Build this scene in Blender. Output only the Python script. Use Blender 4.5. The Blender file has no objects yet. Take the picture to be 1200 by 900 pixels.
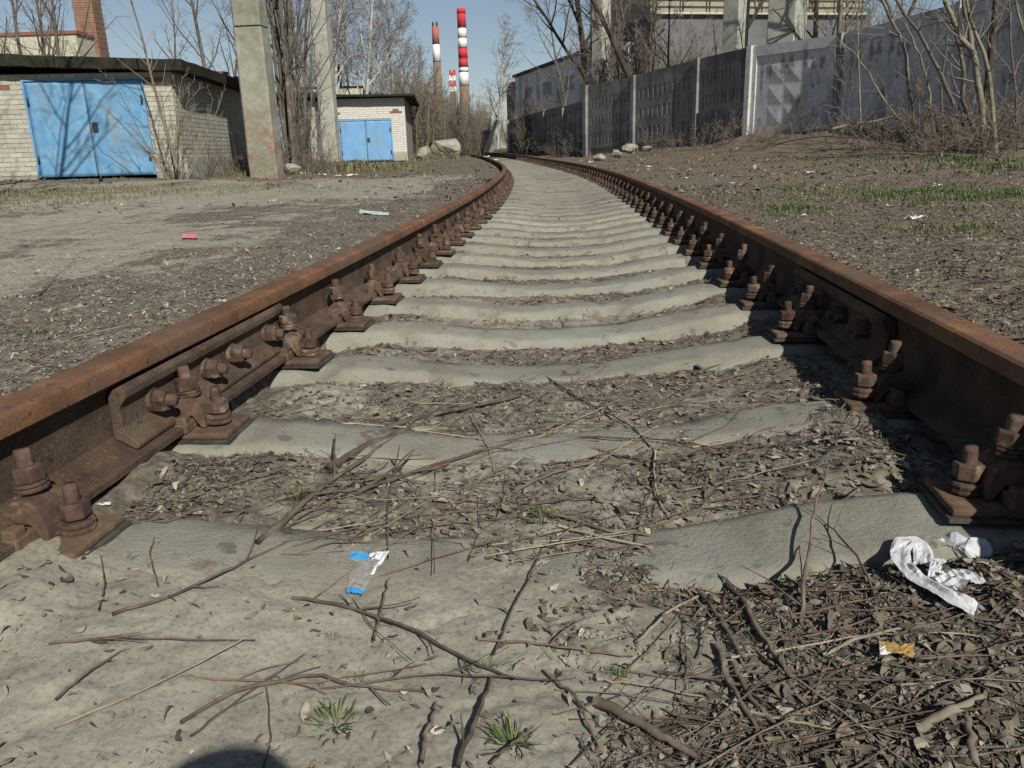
import bpy, math, random
import numpy as np

# ------------------------------------------------------------------ camera, sky, sun
SC = bpy.context.scene
COL = SC.collection
F, CAM_H = 934.0, 0.632                      # focal length in 1200-wide pixels, lens height
PITCH, ROLL = math.atan((450 - 173.5) / F), math.radians(1.6)
cp, sp, cr, sr = math.cos(PITCH), math.sin(PITCH), math.cos(ROLL), math.sin(ROLL)
fwd = np.array([0, cp, -sp]); up0 = np.array([0, sp, cp]); rt0 = np.array([1.0, 0, 0])
rt = cr * rt0 - sr * up0; up = sr * rt0 + cr * up0
from mathutils import Matrix, Vector
cd = bpy.data.cameras.new('camera'); cam = bpy.data.objects.new('camera', cd); COL.objects.link(cam)
cd.sensor_width = 36; cd.lens = 36 * F / 1200; cd.clip_end = 6000; cd.clip_start = 0.02
m = Matrix.Identity(4)
for i in range(3):
    m[i][0], m[i][1], m[i][2] = rt[i], up[i], -fwd[i]
m[2][3] = CAM_H
cam.matrix_world = m
SC.camera = cam

SUN_AZ, SUN_EL = math.radians(24), math.radians(37.5)      # right of straight behind the camera
sun_dir = np.array([math.sin(SUN_AZ) * math.cos(SUN_EL), -math.cos(SUN_AZ) * math.cos(SUN_EL), math.sin(SUN_EL)])
W = bpy.data.worlds.new('World'); SC.world = W; W.use_nodes = True
nt = W.node_tree
sky = nt.nodes.new('ShaderNodeTexSky'); sky.sky_type = 'NISHITA'; sky.sun_disc = False
sky.sun_elevation = SUN_EL; sky.sun_rotation = math.radians(180) - SUN_AZ
sky.air_density = 1.0; sky.dust_density = 0.25; sky.ozone_density = 3.0
bg = nt.nodes['Background']; bg.inputs[1].default_value = 0.056
hs = nt.nodes.new('ShaderNodeHueSaturation'); hs.inputs['Saturation'].default_value = .80
nt.links.new(sky.outputs[0], hs.inputs['Color']); nt.links.new(hs.outputs[0], bg.inputs[0])
sl = bpy.data.lights.new('sun', 'SUN'); so = bpy.data.objects.new('sun', sl); COL.objects.link(so)
sl.energy = 4.6; sl.angle = math.radians(0.53); sl.color = (1.0, 0.965, 0.865)
so.rotation_euler = Vector(sun_dir).to_track_quat('Z', 'Y').to_euler()
so.location = (5, -10, 20)
SC.view_settings.view_transform = 'Standard'; SC.view_settings.look = 'None'
SC.view_settings.exposure = 0.25; SC.view_settings.gamma = 1.0
SC.render.engine = 'CYCLES'
SC.cycles.max_bounces = 6; SC.cycles.transparent_max_bounces = 8

rng = np.random.default_rng(7)
R = random.Random(5)

# ------------------------------------------------------------------ helpers
def ray(px, py):
    u = (px - 600) / F; v = (450 - py) / F
    return u * rt + v * up + fwd

def at(px, py, D):
    r = ray(px, py); t = D / r[1]
    return np.array([r[0] * t, D, CAM_H + r[2] * t])

def tag(o, label=None, cat=None, group=None, kind=None):
    if label: o['label'] = label
    if cat: o['category'] = cat
    if group: o['group'] = group
    if kind: o['kind'] = kind
    return o

def empty(name, loc=(0, 0, 0), rz=0.0):
    o = bpy.data.objects.new(name, None); COL.objects.link(o)
    o.location = loc; o.rotation_euler = (0, 0, rz); o.empty_display_size = 0.1
    return o

def link(name, me, mat=None, parent=None, loc=None):
    o = bpy.data.objects.new(name, me); COL.objects.link(o)
    if mat is not None and not me.materials:
        for mm in (mat if isinstance(mat, (list, tuple)) else [mat]): me.materials.append(mm)
    if parent is not None: o.parent = parent
    if loc is not None: o.location = loc
    return o

def mesh_np(name, V, Q=None, T=None, smooth=True, midx=None):
    """fast mesh from numpy arrays: quads Q, triangles T"""
    me = bpy.data.meshes.new(name)
    V = np.asarray(V, np.float32)
    nq = 0 if Q is None else len(Q); ntr = 0 if T is None else len(T)
    me.vertices.add(len(V)); me.vertices.foreach_set('co', V.ravel())
    idx = []; start = []; tot = []
    if nq: idx.append(np.asarray(Q, np.int32).ravel()); start.append(np.arange(nq) * 4); tot.append(np.full(nq, 4))
    if ntr: idx.append(np.asarray(T, np.int32).ravel()); start.append(nq * 4 + np.arange(ntr) * 3); tot.append(np.full(ntr, 3))
    idx = np.concatenate(idx).astype(np.int32)
    me.loops.add(len(idx)); me.loops.foreach_set('vertex_index', idx)
    me.polygons.add(nq + ntr)
    me.polygons.foreach_set('loop_start', np.concatenate(start).astype(np.int32))
    me.polygons.foreach_set('loop_total', np.concatenate(tot).astype(np.int32))
    me.polygons.foreach_set('use_smooth', np.full(nq + ntr, smooth))
    if midx is not None: me.polygons.foreach_set('material_index', np.asarray(midx, np.int32))
    me.update(calc_edges=True)
    return me

class MB:
    """collects small solids into one mesh"""
    def __init__(s): s.v = []; s.f = []; s.sm = []; s.mi = []
    def add(s, V, Fs, smooth=False, mi=0):
        b = len(s.v); s.v += [tuple(map(float, p)) for p in V]
        for f in Fs: s.f.append([b + i for i in f]); s.sm.append(smooth); s.mi.append(mi)
        return s
    def box(s, c, size, rz=0, ry=0, rx=0, taper=1.0, mi=0):
        x, y, z = size[0] / 2, size[1] / 2, size[2] / 2
        P = [(-x, -y, -z), (x, -y, -z), (x, y, -z), (-x, y, -z), (-x * taper, -y * taper, z), (x * taper, -y * taper, z), (x * taper, y * taper, z), (-x * taper, y * taper, z)]
        M = Matrix.Rotation(rz, 3, 'Z') @ Matrix.Rotation(ry, 3, 'Y') @ Matrix.Rotation(rx, 3, 'X')
        return s.add([Vector(c) + M @ Vector(p) for p in P], [(3, 2, 1, 0), (4, 5, 6, 7), (0, 1, 5, 4), (1, 2, 6, 5), (2, 3, 7, 6), (3, 0, 4, 7)], mi=mi)
    def hexa(s, P, mi=0):          # eight corners, bottom four then top four
        return s.add(P, [(3, 2, 1, 0), (4, 5, 6, 7), (0, 1, 5, 4), (1, 2, 6, 5), (2, 3, 7, 6), (3, 0, 4, 7)], mi=mi)
    def lathe(s, prof, n=12, c=(0, 0, 0), M=None, smooth=True, ph=0.0, mi=0):
        V = []; Fs = []
        for r, z in prof:
            for k in range(n):
                a = 2 * math.pi * k / n + ph
                p = Vector((r * math.cos(a), r * math.sin(a), z))
                if M is not None: p = M @ p
                V.append(p + Vector(c))
        for i in range(len(prof) - 1):
            for k in range(n):
                a, b = i * n + k, i * n + (k + 1) % n
                Fs.append((a, b, b + n, a + n))
        Fs.append(tuple(range(n - 1, -1, -1))); Fs.append(tuple((len(prof) - 1) * n + k for k in range(n)))
        return s.add(V, Fs, smooth, mi)
    def mesh(s, name):
        me = bpy.data.meshes.new(name); me.from_pydata(s.v, [], s.f)
        me.polygons.foreach_set('use_smooth', s.sm); me.polygons.foreach_set('material_index', s.mi)
        me.update(); return me
    def build(s, name, mat, parent=None, bevel=0.0, seg=2):
        o = link(name, s.mesh(name), mat, parent)
        if bevel:
            b = o.modifiers.new('bevel', 'BEVEL'); b.width = bevel; b.segments = seg; b.limit_method = 'ANGLE'
        return o

def tubes_arrays(lines, radii, n=3):
    """lines: list of (P,3) arrays; grouped by length for speed"""
    groups = {}
    for L, r in zip(lines, radii): groups.setdefault(len(L), []).append((L, r))
    Vs, Qs, base = [], [], 0
    for P, items in groups.items():
        A = np.array([i[0] for i in items], float); Rr = np.array([i[1] for i in items], float)
        Tn = np.gradient(A, axis=1); Tn /= np.linalg.norm(Tn, axis=2, keepdims=True) + 1e-9
        ref = np.where(np.abs(Tn[:, :1, 2:3]) > 0.75, np.array([1.0, 0, 0]), np.array([0, 0, 1.0]))
        U = np.cross(Tn, np.broadcast_to(ref, Tn.shape)); U /= np.linalg.norm(U, axis=2, keepdims=True) + 1e-9
        Wv = np.cross(Tn, U)
        ang = np.arange(n) * 2 * np.pi / n
        V = A[:, :, None, :] + Rr[:, :, None, None] * (np.cos(ang)[None, None, :, None] * U[:, :, None, :] + np.sin(ang)[None, None, :, None] * Wv[:, :, None, :])
        N = len(items); V = V.reshape(-1, 3)
        i0 = np.arange(N)[:, None, None] * P * n + np.arange(P - 1)[None, :, None] * n
        k = np.arange(n)[None, None, :]; k2 = (k + 1) % n
        q = np.stack(np.broadcast_arrays(i0 + k, i0 + k2, i0 + n + k2, i0 + n + k), -1).reshape(-1, 4)
        Vs.append(V); Qs.append(q + base); base += len(V)
    return np.concatenate(Vs), np.concatenate(Qs)

def _hash(ix, iy, seed):
    h = (ix.astype(np.int64) * 374761393 + iy.astype(np.int64) * 668265263 + seed * 1442695041) & 0x7fffffff
    h = ((h ^ (h >> 13)) * 1274126177) & 0x7fffffff
    return ((h ^ (h >> 16)) & 0xffff) / 65535.0

def vnoise(x, y, s, seed=0):
    x = np.asarray(x, float) * s; y = np.asarray(y, float) * s
    ix, iy = np.floor(x), np.floor(y); fx, fy = x - ix, y - iy
    fx = fx * fx * (3 - 2 * fx); fy = fy * fy * (3 - 2 * fy)
    a, b = _hash(ix, iy, seed), _hash(ix + 1, iy, seed); c, d = _hash(ix, iy + 1, seed), _hash(ix + 1, iy + 1, seed)
    return (a * (1 - fx) + b * fx) * (1 - fy) + (c * (1 - fx) + d * fx) * fy - 0.5

def fbm(x, y, s, o=4, seed=0):
    r = 0; a = 1.0
    for k in range(o):
        r = r + a * vnoise(x + 13.7 * k, y - 7.1 * k, s * 2.03 ** k, seed + k); a *= 0.5
    return r

def sm(a, b, x): t = np.clip((np.asarray(x, float) - a) / (b - a), 0, 1); return t * t * (3 - 2 * t)

# ------------------------------------------------------------------ materials
def mat_new(name, rough=0.9, spec=0.25):
    mt = bpy.data.materials.new(name); mt.use_nodes = True
    b = mt.node_tree.nodes['Principled BSDF']; b.inputs['Roughness'].default_value = rough
    b.inputs['Specular IOR Level'].default_value = spec
    return mt, mt.node_tree, b

def noise(ntr, scale, detail=5, rough=0.6, vec=None, stretch=None, coord='Object'):
    n = ntr.nodes.new('ShaderNodeTexNoise'); n.inputs['Scale'].default_value = scale
    n.inputs['Detail'].default_value = detail; n.inputs['Roughness'].default_value = rough
    if vec is None:
        tc = ntr.nodes.new('ShaderNodeTexCoord'); vec = tc.outputs[coord]
        if stretch:
            mp = ntr.nodes.new('ShaderNodeMapping'); mp.inputs['Scale'].default_value = stretch
            ntr.links.new(vec, mp.inputs[0]); vec = mp.outputs[0]
    ntr.links.new(vec, n.inputs['Vector'])
    return n

def ramp(ntr, fac, stops):
    r = ntr.nodes.new('ShaderNodeValToRGB'); e = r.color_ramp.elements
    while len(e) < len(stops): e.new(0.5)
    for el, (p, c) in zip(e, stops):
        el.position = p; el.color = (c[0], c[1], c[2], 1)
    ntr.links.new(fac, r.inputs[0]); return r

def mix(ntr, fac, a, b, mode='MIX'):
    mx = ntr.nodes.new('ShaderNodeMix'); mx.data_type = 'RGBA'; mx.blend_type = mode
    for sock, val in ((mx.inputs['Factor'], fac), (mx.inputs['A'], a), (mx.inputs['B'], b)):
        pass
    def put(sock, val):
        if hasattr(val, 'is_linked') or hasattr(val, 'links'): ntr.links.new(val, sock)
        elif isinstance(val, (int, float)): sock.default_value = val
        else: sock.default_value = (*val, 1)
    put(mx.inputs[0], fac); put(mx.inputs[6], a); put(mx.inputs[7], b)
    return mx.outputs[2]

def bump(ntr, bsdf, height, strength=0.4, dist=0.01):
    b = ntr.nodes.new('ShaderNodeBump'); b.inputs['Strength'].default_value = strength; b.inputs['Distance'].default_value = dist
    ntr.links.new(height, b.inputs['Height']); ntr.links.new(b.outputs[0], bsdf.inputs['Normal'])

def simple(name, stops, scale=8, detail=6, rough=0.9, bs=0.4, bd=0.01, bscale=None, stretch=None, spec=0.2, spots=None, objvar=0.0):
    """noise ramp colour + optional stain layer (scale, lo, hi, colour) + bump"""
    mt, n, b = mat_new(name, rough, spec)
    vec = None
    if objvar:
        tc = n.nodes.new('ShaderNodeTexCoord'); oi0 = n.nodes.new('ShaderNodeObjectInfo'); va = n.nodes.new('ShaderNodeVectorMath'); va.operation = 'MULTIPLY_ADD'
        cv = n.nodes.new('ShaderNodeCombineXYZ'); [n.links.new(oi0.outputs['Random'], cv.inputs[q]) for q in range(3)]
        n.links.new(cv.outputs[0], va.inputs[0]); va.inputs[1].default_value = (37, 53, 71); n.links.new(tc.outputs['Object'], va.inputs[2]); vec = va.outputs[0]
    nz = noise(n, scale, detail, 0.62, vec=vec, stretch=stretch)
    col = ramp(n, nz.outputs['Fac'], stops).outputs[0]
    for sp_ in (spots or []):
        s2 = noise(n, sp_[0], 5, 0.65, vec=vec, stretch=sp_[4] if len(sp_) > 4 else None)
        rr = ramp(n, s2.outputs['Fac'], [(sp_[1], (0, 0, 0)), (sp_[2], (1, 1, 1))])
        col = mix(n, rr.outputs[0], col, sp_[3])
    if objvar:
        oi = n.nodes.new('ShaderNodeObjectInfo'); mr = n.nodes.new('ShaderNodeMapRange')
        mr.inputs[3].default_value = 1 - objvar; mr.inputs[4].default_value = 1 + objvar
        n.links.new(oi.outputs['Random'], mr.inputs[0])
        hv = n.nodes.new('ShaderNodeHueSaturation'); n.links.new(mr.outputs[0], hv.inputs['Value']); n.links.new(col, hv.inputs['Color'])
        col = hv.outputs[0]
    n.links.new(col, b.inputs['Base Color'])
    if bs:
        bz = noise(n, bscale or scale * 4, 6, 0.7, stretch=stretch)
        bump(n, b, bz.outputs['Fac'], bs, bd)
    return mt

M = {}
M['rail'] = simple('rusty_rail_side', [(0.3, (.046, .031, .023)), (0.5, (.078, .051, .037)), (0.7, (.115, .078, .054))], 14, 9, 0.92, 0.75, 0.005, 150,
                   spots=[(5, .52, .66, (.125, .094, .066)), (40, .58, .68, (.036, .025, .020)), (110, .6, .68, (.16, .11, .075))])
M['railhead'] = simple('rusty_rail_head', [(0.28, (.072, .040, .028)), (0.45, (.125, .064, .038)), (0.55, (.175, .085, .045)), (0.70, (.26, .135, .062))], 6, 9, 0.85, 0.6, 0.003, 170,
                       spots=[(2.2, .5, .62, (.125, .080, .058)), (9, .58, .66, (.235, .10, .055)), (60, .58, .68, (.055, .034, .026)), (130, .60, .68, (.20, .13, .085))])
M['rust'] = simple('rusty_iron', [(0.3, (.044, .028, .022)), (0.5, (.082, .052, .040)), (0.7, (.128, .082, .060))], 38, 8, 0.92, 0.35, 0.002, 260,
                   spots=[(22, .54, .66, (.19, .145, .10))], objvar=0.25)
M['dustyplate'] = simple('dusty_iron_plate', [(0.35, (.085, .052, .036)), (0.55, (.125, .082, .056)), (0.7, (.18, .135, .098))], 30, 8, 0.95, 0.5, 0.003, 160, objvar=0.15)
M['rubber'] = simple('dusty_black_rubber', [(0.4, (.030, .029, .028)), (0.7, (.085, .08, .072))], 30, 5, 0.8, 0.3, 0.002)
M['concrete'] = simple('pale_sleeper_concrete', [(0.3, (.185, .174, .140)), (0.5, (.232, .221, .182)), (0.7, (.275, .264, .222))], 9, 9, 0.95, 0.75, 0.005, 110,
                       spots=[(9, .58, .70, (.150, .122, .092)), (2.6, .54, .64, (.20, .185, .15)), (14, .61, .64, (.135, .125, .108), (1, .35, 1)), (160, .60, .68, (.10, .092, .08)), (4, .56, .72, (.165, .150, .115)), (70, .64, .72, (.11, .10, .085)), (1.5, .55, .7, (.25, .247, .222))], objvar=0.08)
M['post'] = simple('weathered_post_concrete', [(0.3, (.24, .235, .20)), (0.5, (.33, .325, .28)), (0.7, (.40, .39, .34))], 3, 9, 0.95, 0.5, 0.01, 30,
                   spots=[(1.6, .55, .75, (.22, .225, .16), (1, 1, .4)), (30, .62, .72, (.13, .12, .10))])
M['fence_light'] = simple('grey_painted_fence', [(0.3, (.42, .42, .425)), (0.5, (.52, .52, .525)), (0.7, (.60, .60, .60))], 2.2, 9, 0.9, 0.3, 0.01, 25,
                          spots=[(1.3, .52, .75, (.27, .27, .265), (1, 1, .3)), (25, .58, .70, (.27, .27, .26)), (5, .54, .70, (.36, .36, .345)), (2.2, .55, .62, (.22, .215, .20), (1, 1, .5))])
M['fence_dark'] = simple('blackened_fence_concrete', [(0.3, (.13, .128, .122)), (0.5, (.20, .197, .189)), (0.7, (.285, .28, .268))], 1.6, 9, 0.95, 0.4, 0.01, 25,
                         spots=[(2, .55, .75, (.22, .215, .20), (1, 1, .25)), (3, .52, .70, (.075, .071, .066), (1.5, 1.5, .2)), (.9, .5, .66, (.10, .096, .09))])
M['fence_post'] = simple('pale_fence_post', [(0.3, (.40, .40, .38)), (0.7, (.55, .55, .53))], 5, 7, 0.9, 0.3, 0.006)
M['brick_white'] = simple('white_silicate_brick', [(0.3, (.31, .295, .245)), (0.5, (.40, .385, .325)), (0.7, (.46, .445, .385))], 6, 8, 0.95, 0.4, 0.006, 60,
                          spots=[(3, .54, .72, (.21, .19, .15))], objvar=0.12)
M['brick_clean'] = simple('clean_white_brick', [(0.3, (.47, .455, .41)), (0.5, (.55, .535, .49)), (0.7, (.60, .585, .54))], 6, 8, 0.95, 0.4, 0.006, 60)
M['brick_red'] = simple('red_brick', [(0.3, (.19, .075, .055)), (0.7, (.28, .12, .085))], 12, 6, 0.95, 0.4, 0.006)
M['mortar'] = simple('dirty_mortar', [(0.3, (.22, .205, .175)), (0.7, (.31, .29, .25))], 20, 5, 0.97, 0.3, 0.005)
M['chimney_brick'] = simple('orange_chimney_brick', [(0.3, (.165, .098, .070)), (0.5, (.23, .138, .098)), (0.7, (.29, .185, .135))], 4, 8, 0.95, 0.4, 0.01, 25)
M['roof'] = simple('black_roofing_felt', [(0.3, (.014, .014, .011)), (0.6, (.030, .030, .022)), (0.75, (.05, .052, .032))], 7, 8, 0.95, 0.7, 0.02, 30)
M['plaster'] = simple('pale_building_plaster', [(0.3, (.35, .33, .25)), (0.5, (.44, .42, .33)), (0.7, (.50, .48, .40))], 1.2, 8, 0.95, 0.3, 0.01)
M['factory'] = simple('grey_factory_wall', [(0.3, (.52, .51, .515)), (0.5, (.60, .59, .595)), (0.7, (.66, .65, .655))], 0.6, 8, 0.95, 0.2, 0.01, spots=[(.4, .55, .7, (.48, .45, .44), (1, 1, .3)), (.15, .52, .62, (.46, .42, .41))])
M['workshop'] = simple('dark_grey_workshop_wall', [(0.3, (.10, .10, .105)), (0.7, (.155, .155, .16))], .8, 7, .95, .2, .01)
M['beige'] = simple('beige_upper_wall', [(0.3, (.25, .225, .165)), (0.7, (.34, .31, .24))], 1.2, 6, 0.95, 0.2, 0.01)
M['window'] = simple('dull_window_glass', [(0.3, (.05, .055, .065)), (0.7, (.11, .12, .14))], 2, 4, 0.35, 0, spec=0.5)
M['pane'] = simple('grey_dusty_panes', [(0.3, (.10, .105, .12)), (0.7, (.16, .165, .18))], 2, 4, .5, 0, spec=.4)
M['darkmetal'] = simple('dark_old_metal', [(0.3, (.03, .028, .026)), (0.7, (.07, .062, .055))], 20, 5, 0.8, 0.3, 0.004)

def blue_door(name, a, b_):
    mt, n, b = mat_new(name, 0.6, 0.35)
    nz = noise(n, 3.0, 8, .65); col = ramp(n, nz.outputs['Fac'], [(.3, a), (.7, b_)]).outputs[0]
    s = noise(n, 2.2, 6, .7, stretch=(1, 1, .35)); rr = ramp(n, s.outputs['Fac'], [(.50, (0, 0, 0)), (.72, (.7, .7, .7))])
    col = mix(n, rr.outputs[0], col, (.20, .22, .20))
    s2 = noise(n, 18, 6, .7); rr = ramp(n, s2.outputs['Fac'], [(.66, (0, 0, 0)), (.72, (.8, .8, .8))])
    col = mix(n, rr.outputs[0], col, (.10, .065, .05))
    n.links.new(col, b.inputs['Base Color'])
    bz = noise(n, 2.5, 3); bump(n, b, bz.outputs['Fac'], .25, .03)
    return mt
M['blue'] = blue_door('faded_blue_paint', (.068, .205, .39), (.175, .345, .50))
M['blue2'] = blue_door('light_blue_paint', (.125, .29, .52), (.165, .345, .56))

def bark(name, a, b_, c=None, sc=8):
    return simple(name, [(.3, a), (.7, b_)], sc, 6, .95, .5, .01, sc * 4, stretch=(1, 1, .35), spots=[(sc * .6, .58, .68, c)] if c else None)
M['bark'] = bark('grey_brown_bark', (.070, .058, .046), (.155, .132, .108), (.20, .19, .15))
M['bark_dark'] = bark('dark_bark', (.030, .026, .022), (.075, .064, .054))
M['bark_pale'] = bark('pale_sapling_bark', (.13, .115, .08), (.25, .225, .165), (.07, .06, .045))
M['bark_birch'] = simple('white_birch_bark', [(.3, (.27, .265, .245)), (.7, (.42, .41, .385))], 3, 5, .9, .3, .01, spots=[(5, .60, .66, (.06, .055, .05), (.6, .6, 2.5))])
def flat(name, c, rough=.9, spec=.2, var=0.0):
    return simple(name, [(.3, tuple(x * .72 for x in c)), (.7, tuple(x * 1.28 for x in c))], 25, 4, rough, 0, spec=spec, objvar=var)
M['twig_grey'] = flat('grey_brown_twigs', (.185, .162, .142))
M['twig_red'] = flat('reddish_twigs', (.205, .158, .130))
M['twig_violet'] = flat('violet_birch_twigs', (.185, .16, .155))
M['twig_tan'] = flat('tan_scrub_twigs', (.26, .225, .18))
M['stick'] = simple('dry_stick_bark', [(.3, (.066, .050, .040)), (.5, (.108, .084, .067)), (.7, (.17, .14, .112))], 30, 6, .95, .5, .002, 200, objvar=.35)
M['stick_pale'] = simple('pale_barkless_stick', [(.3, (.20, .17, .125)), (.7, (.33, .29, .22))], 40, 5, .9, .3, .002, 200, objvar=.2)
M['stick_red'] = simple('reddish_stick', [(.3, (.105, .066, .050)), (.7, (.185, .125, .095))], 40, 5, .9, .3, .002, 200, objvar=.2)

def attr_col(name, attr='Col', rough=.95, trans=0.0):
    mt, n, b = mat_new(name, rough, .15)
    a = n.nodes.new('ShaderNodeAttribute'); a.attribute_name = attr
    nz = noise(n, 60, 4); rr = ramp(n, nz.outputs['Fac'], [(.3, (.7, .7, .7)), (.7, (1.25, 1.25, 1.25))])
    n.links.new(mix(n, 1.0, a.outputs['Color'], rr.outputs[0], 'MULTIPLY'), b.inputs['Base Color'])
    return mt
M['leafmix'] = attr_col('dead_leaf_litter')
M['green'] = attr_col('fresh_green_blades')

def leaf_mat():
    mt, n, b = mat_new('curled_dead_leaf', .9, .2)
    oi = n.nodes.new('ShaderNodeObjectInfo')
    col = ramp(n, oi.outputs['Random'], [(0, (.10, .083, .064)), (.3, (.16, .13, .098)), (.55, (.21, .175, .135)), (.75, (.145, .105, .075)), (.9, (.245, .19, .12)), (1, (.27, .245, .20))]).outputs[0]
    nz = noise(n, 70, 5); rr = ramp(n, nz.outputs['Fac'], [(.3, (.65, .65, .65)), (.7, (1.3, 1.3, 1.3))])
    n.links.new(mix(n, 1.0, col, rr.outputs[0], 'MULTIPLY'), b.inputs['Base Color'])
    bump(n, b, nz.outputs['Fac'], .4, .002)
    return mt
M['leaf'] = leaf_mat()

def ground_mat():
    mt, n, b = mat_new('soil_dust_and_litter', .97, .1)
    tc = n.nodes.new('ShaderNodeTexCoord'); v = tc.outputs['Object']
    def att(nm):
        a = n.nodes.new('ShaderNodeAttribute'); a.attribute_name = nm; return a.outputs['Fac']
    l1 = noise(n, 45, 8, .7, vec=v); litter = ramp(n, l1.outputs['Fac'], [(.30, (.060, .051, .041)), (.46, (.125, .109, .088)), (.58, (.185, .166, .137)), (.72, (.27, .245, .205))]).outputs[0]
    l2 = noise(n, 9, 6, .6, vec=v); r2 = ramp(n, l2.outputs['Fac'], [(.35, (.72, .70, .68)), (.65, (1.2, 1.2, 1.2))])
    litter = mix(n, 1.0, litter, r2.outputs[0], 'MULTIPLY')
    brown = ramp(n, l1.outputs['Fac'], [(.30, (.062, .047, .035)), (.46, (.128, .098, .073)), (.58, (.185, .145, .110)), (.72, (.28, .23, .18))]).outputs[0]
    litter = mix(n, att('brown'), litter, brown)
    d1 = noise(n, 7, 8, .65, vec=v); dust = ramp(n, d1.outputs['Fac'], [(.3, (.212, .196, .156)), (.5, (.275, .258, .210)), (.7, (.335, .317, .264))]).outputs[0]
    d2 = noise(n, 130, 6, .7, vec=v); rd = ramp(n, d2.outputs['Fac'], [(.33, (.62, .60, .57)), (.5, (1, 1, 1)), (.7, (1.12, 1.12, 1.12))])
    dust = mix(n, 1.0, dust, rd.outputs[0], 'MULTIPLY')
    # ragged edge between dust and litter
    ad = n.nodes.new('ShaderNodeMath'); ad.operation = 'ADD'; e = noise(n, 22, 8, .72, vec=v)
    sb = n.nodes.new('ShaderNodeMath'); sb.operation = 'MULTIPLY_ADD'; sb.inputs[1].default_value = 1.5; sb.inputs[2].default_value = -.75
    n.links.new(e.outputs['Fac'], sb.inputs[0]); n.links.new(att('dust'), ad.inputs[0]); n.links.new(sb.outputs[0], ad.inputs[1])
    rm = ramp(n, ad.outputs[0], [(.38, (0, 0, 0)), (.62, (1, 1, 1))])
    col = mix(n, rm.outputs[0], litter, dust)
    g1 = noise(n, 6, 7, .7, vec=v); rg = ramp(n, g1.outputs['Fac'], [(.42, (0, 0, 0)), (.62, (1, 1, 1))])
    mg = n.nodes.new('ShaderNodeMath'); mg.operation = 'MULTIPLY'; n.links.new(rg.outputs[0], mg.inputs[0]); n.links.new(att('moss'), mg.inputs[1])
    col = mix(n, mg.outputs[0], col, (.085, .088, .042))
    n.links.new(col, b.inputs['Base Color'])
    hz = noise(n, 70, 9, .75, vec=v)
    bump(n, b, hz.outputs['Fac'], .45, .008)
    return mt
M['ground'] = ground_mat()

# ------------------------------------------------------------------ the line of the track
RY = np.array([-3, 0, 1.22, 2.07, 3.0, 4.1, 6.0, 7.66, 9.5, 11.64, 14.5, 17.4, 21.5, 27, 33, 40, 47, 55, 65, 80])
RX = np.array([.37, .695, .816, .899, .981, 1.069, 1.203, 1.305, 1.405, 1.485, 1.54, 1.525, 1.40, 1.13, .70, 0.0, -.8, -1.77, -3.2, -5.6])
PY = np.linspace(-3, 80, 1661)
_px = np.interp(PY, RY, RX)
for _ in range(3):                                          # smooth the polyline
    k = np.ones(41) / 41; _px = np.convolve(np.pad(_px, 20, mode='reflect', reflect_type='odd'), k, 'valid')
def xr(y): return np.interp(y, PY, _px)
def slope(y): return (xr(np.asarray(y) + .3) - xr(np.asarray(y) - .3)) / .6
def xl(y):
    y = np.asarray(y, float); own = -.8606 + .11118 * y - .003194 * y * y
    off = xr(y) - 1.52 * np.sqrt(1 + slope(y) ** 2); w = sm(6, 11, y)
    return own * (1 - w) + off * w
def xc(y): return (xr(y) + xl(y)) / 2
def rise(y): return np.interp(y, [0, 19, 27, 33, 40, 55, 80, 200], [0, 0, .017, .062, .112, .162, .20, .22])
RAIL_TOP = 0.28

# fence line (x, y) used for the bank as well
POSTS = [(688, 101, 183, 29.5), (743, 89, 178, 27.2), (816, 69, 170.5, 24.6), (876, 55, 158, 22.6), (980, 40, 151, 20.2), (1112, 3, 147, 16.6), (1270, -45, 142, 13.2)]
LOWP = [(598, 142, 178.5, 46.5), (612, 137, 179, 42), (640, 129, 179.5, 36), (662, 124, 180, 32.6), (686, 118, 181.5, 30.2)]
_fl = [(-1.2, 60., .42)] + [tuple(at(p[0], p[2], p[3])) for p in LOWP] + [tuple(at(p[0], p[2], p[3])) for p in POSTS]
FX = np.array([p[0] for p in _fl] + [12.5, 16.0, 19.]); FY = np.array([p[1] for p in _fl] + [8.0, 0., -6.]); FZ = np.array([p[2] for p in _fl] + [.85, .8, .8])
_o = np.argsort(FY); FX, FY, FZ = FX[_o], FY[_o], FZ[_o]

def sleeper_z(u):                                           # top of a sleeper across the track
    return .018 + .054 * sm(.12, .62, np.abs(u))

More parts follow.
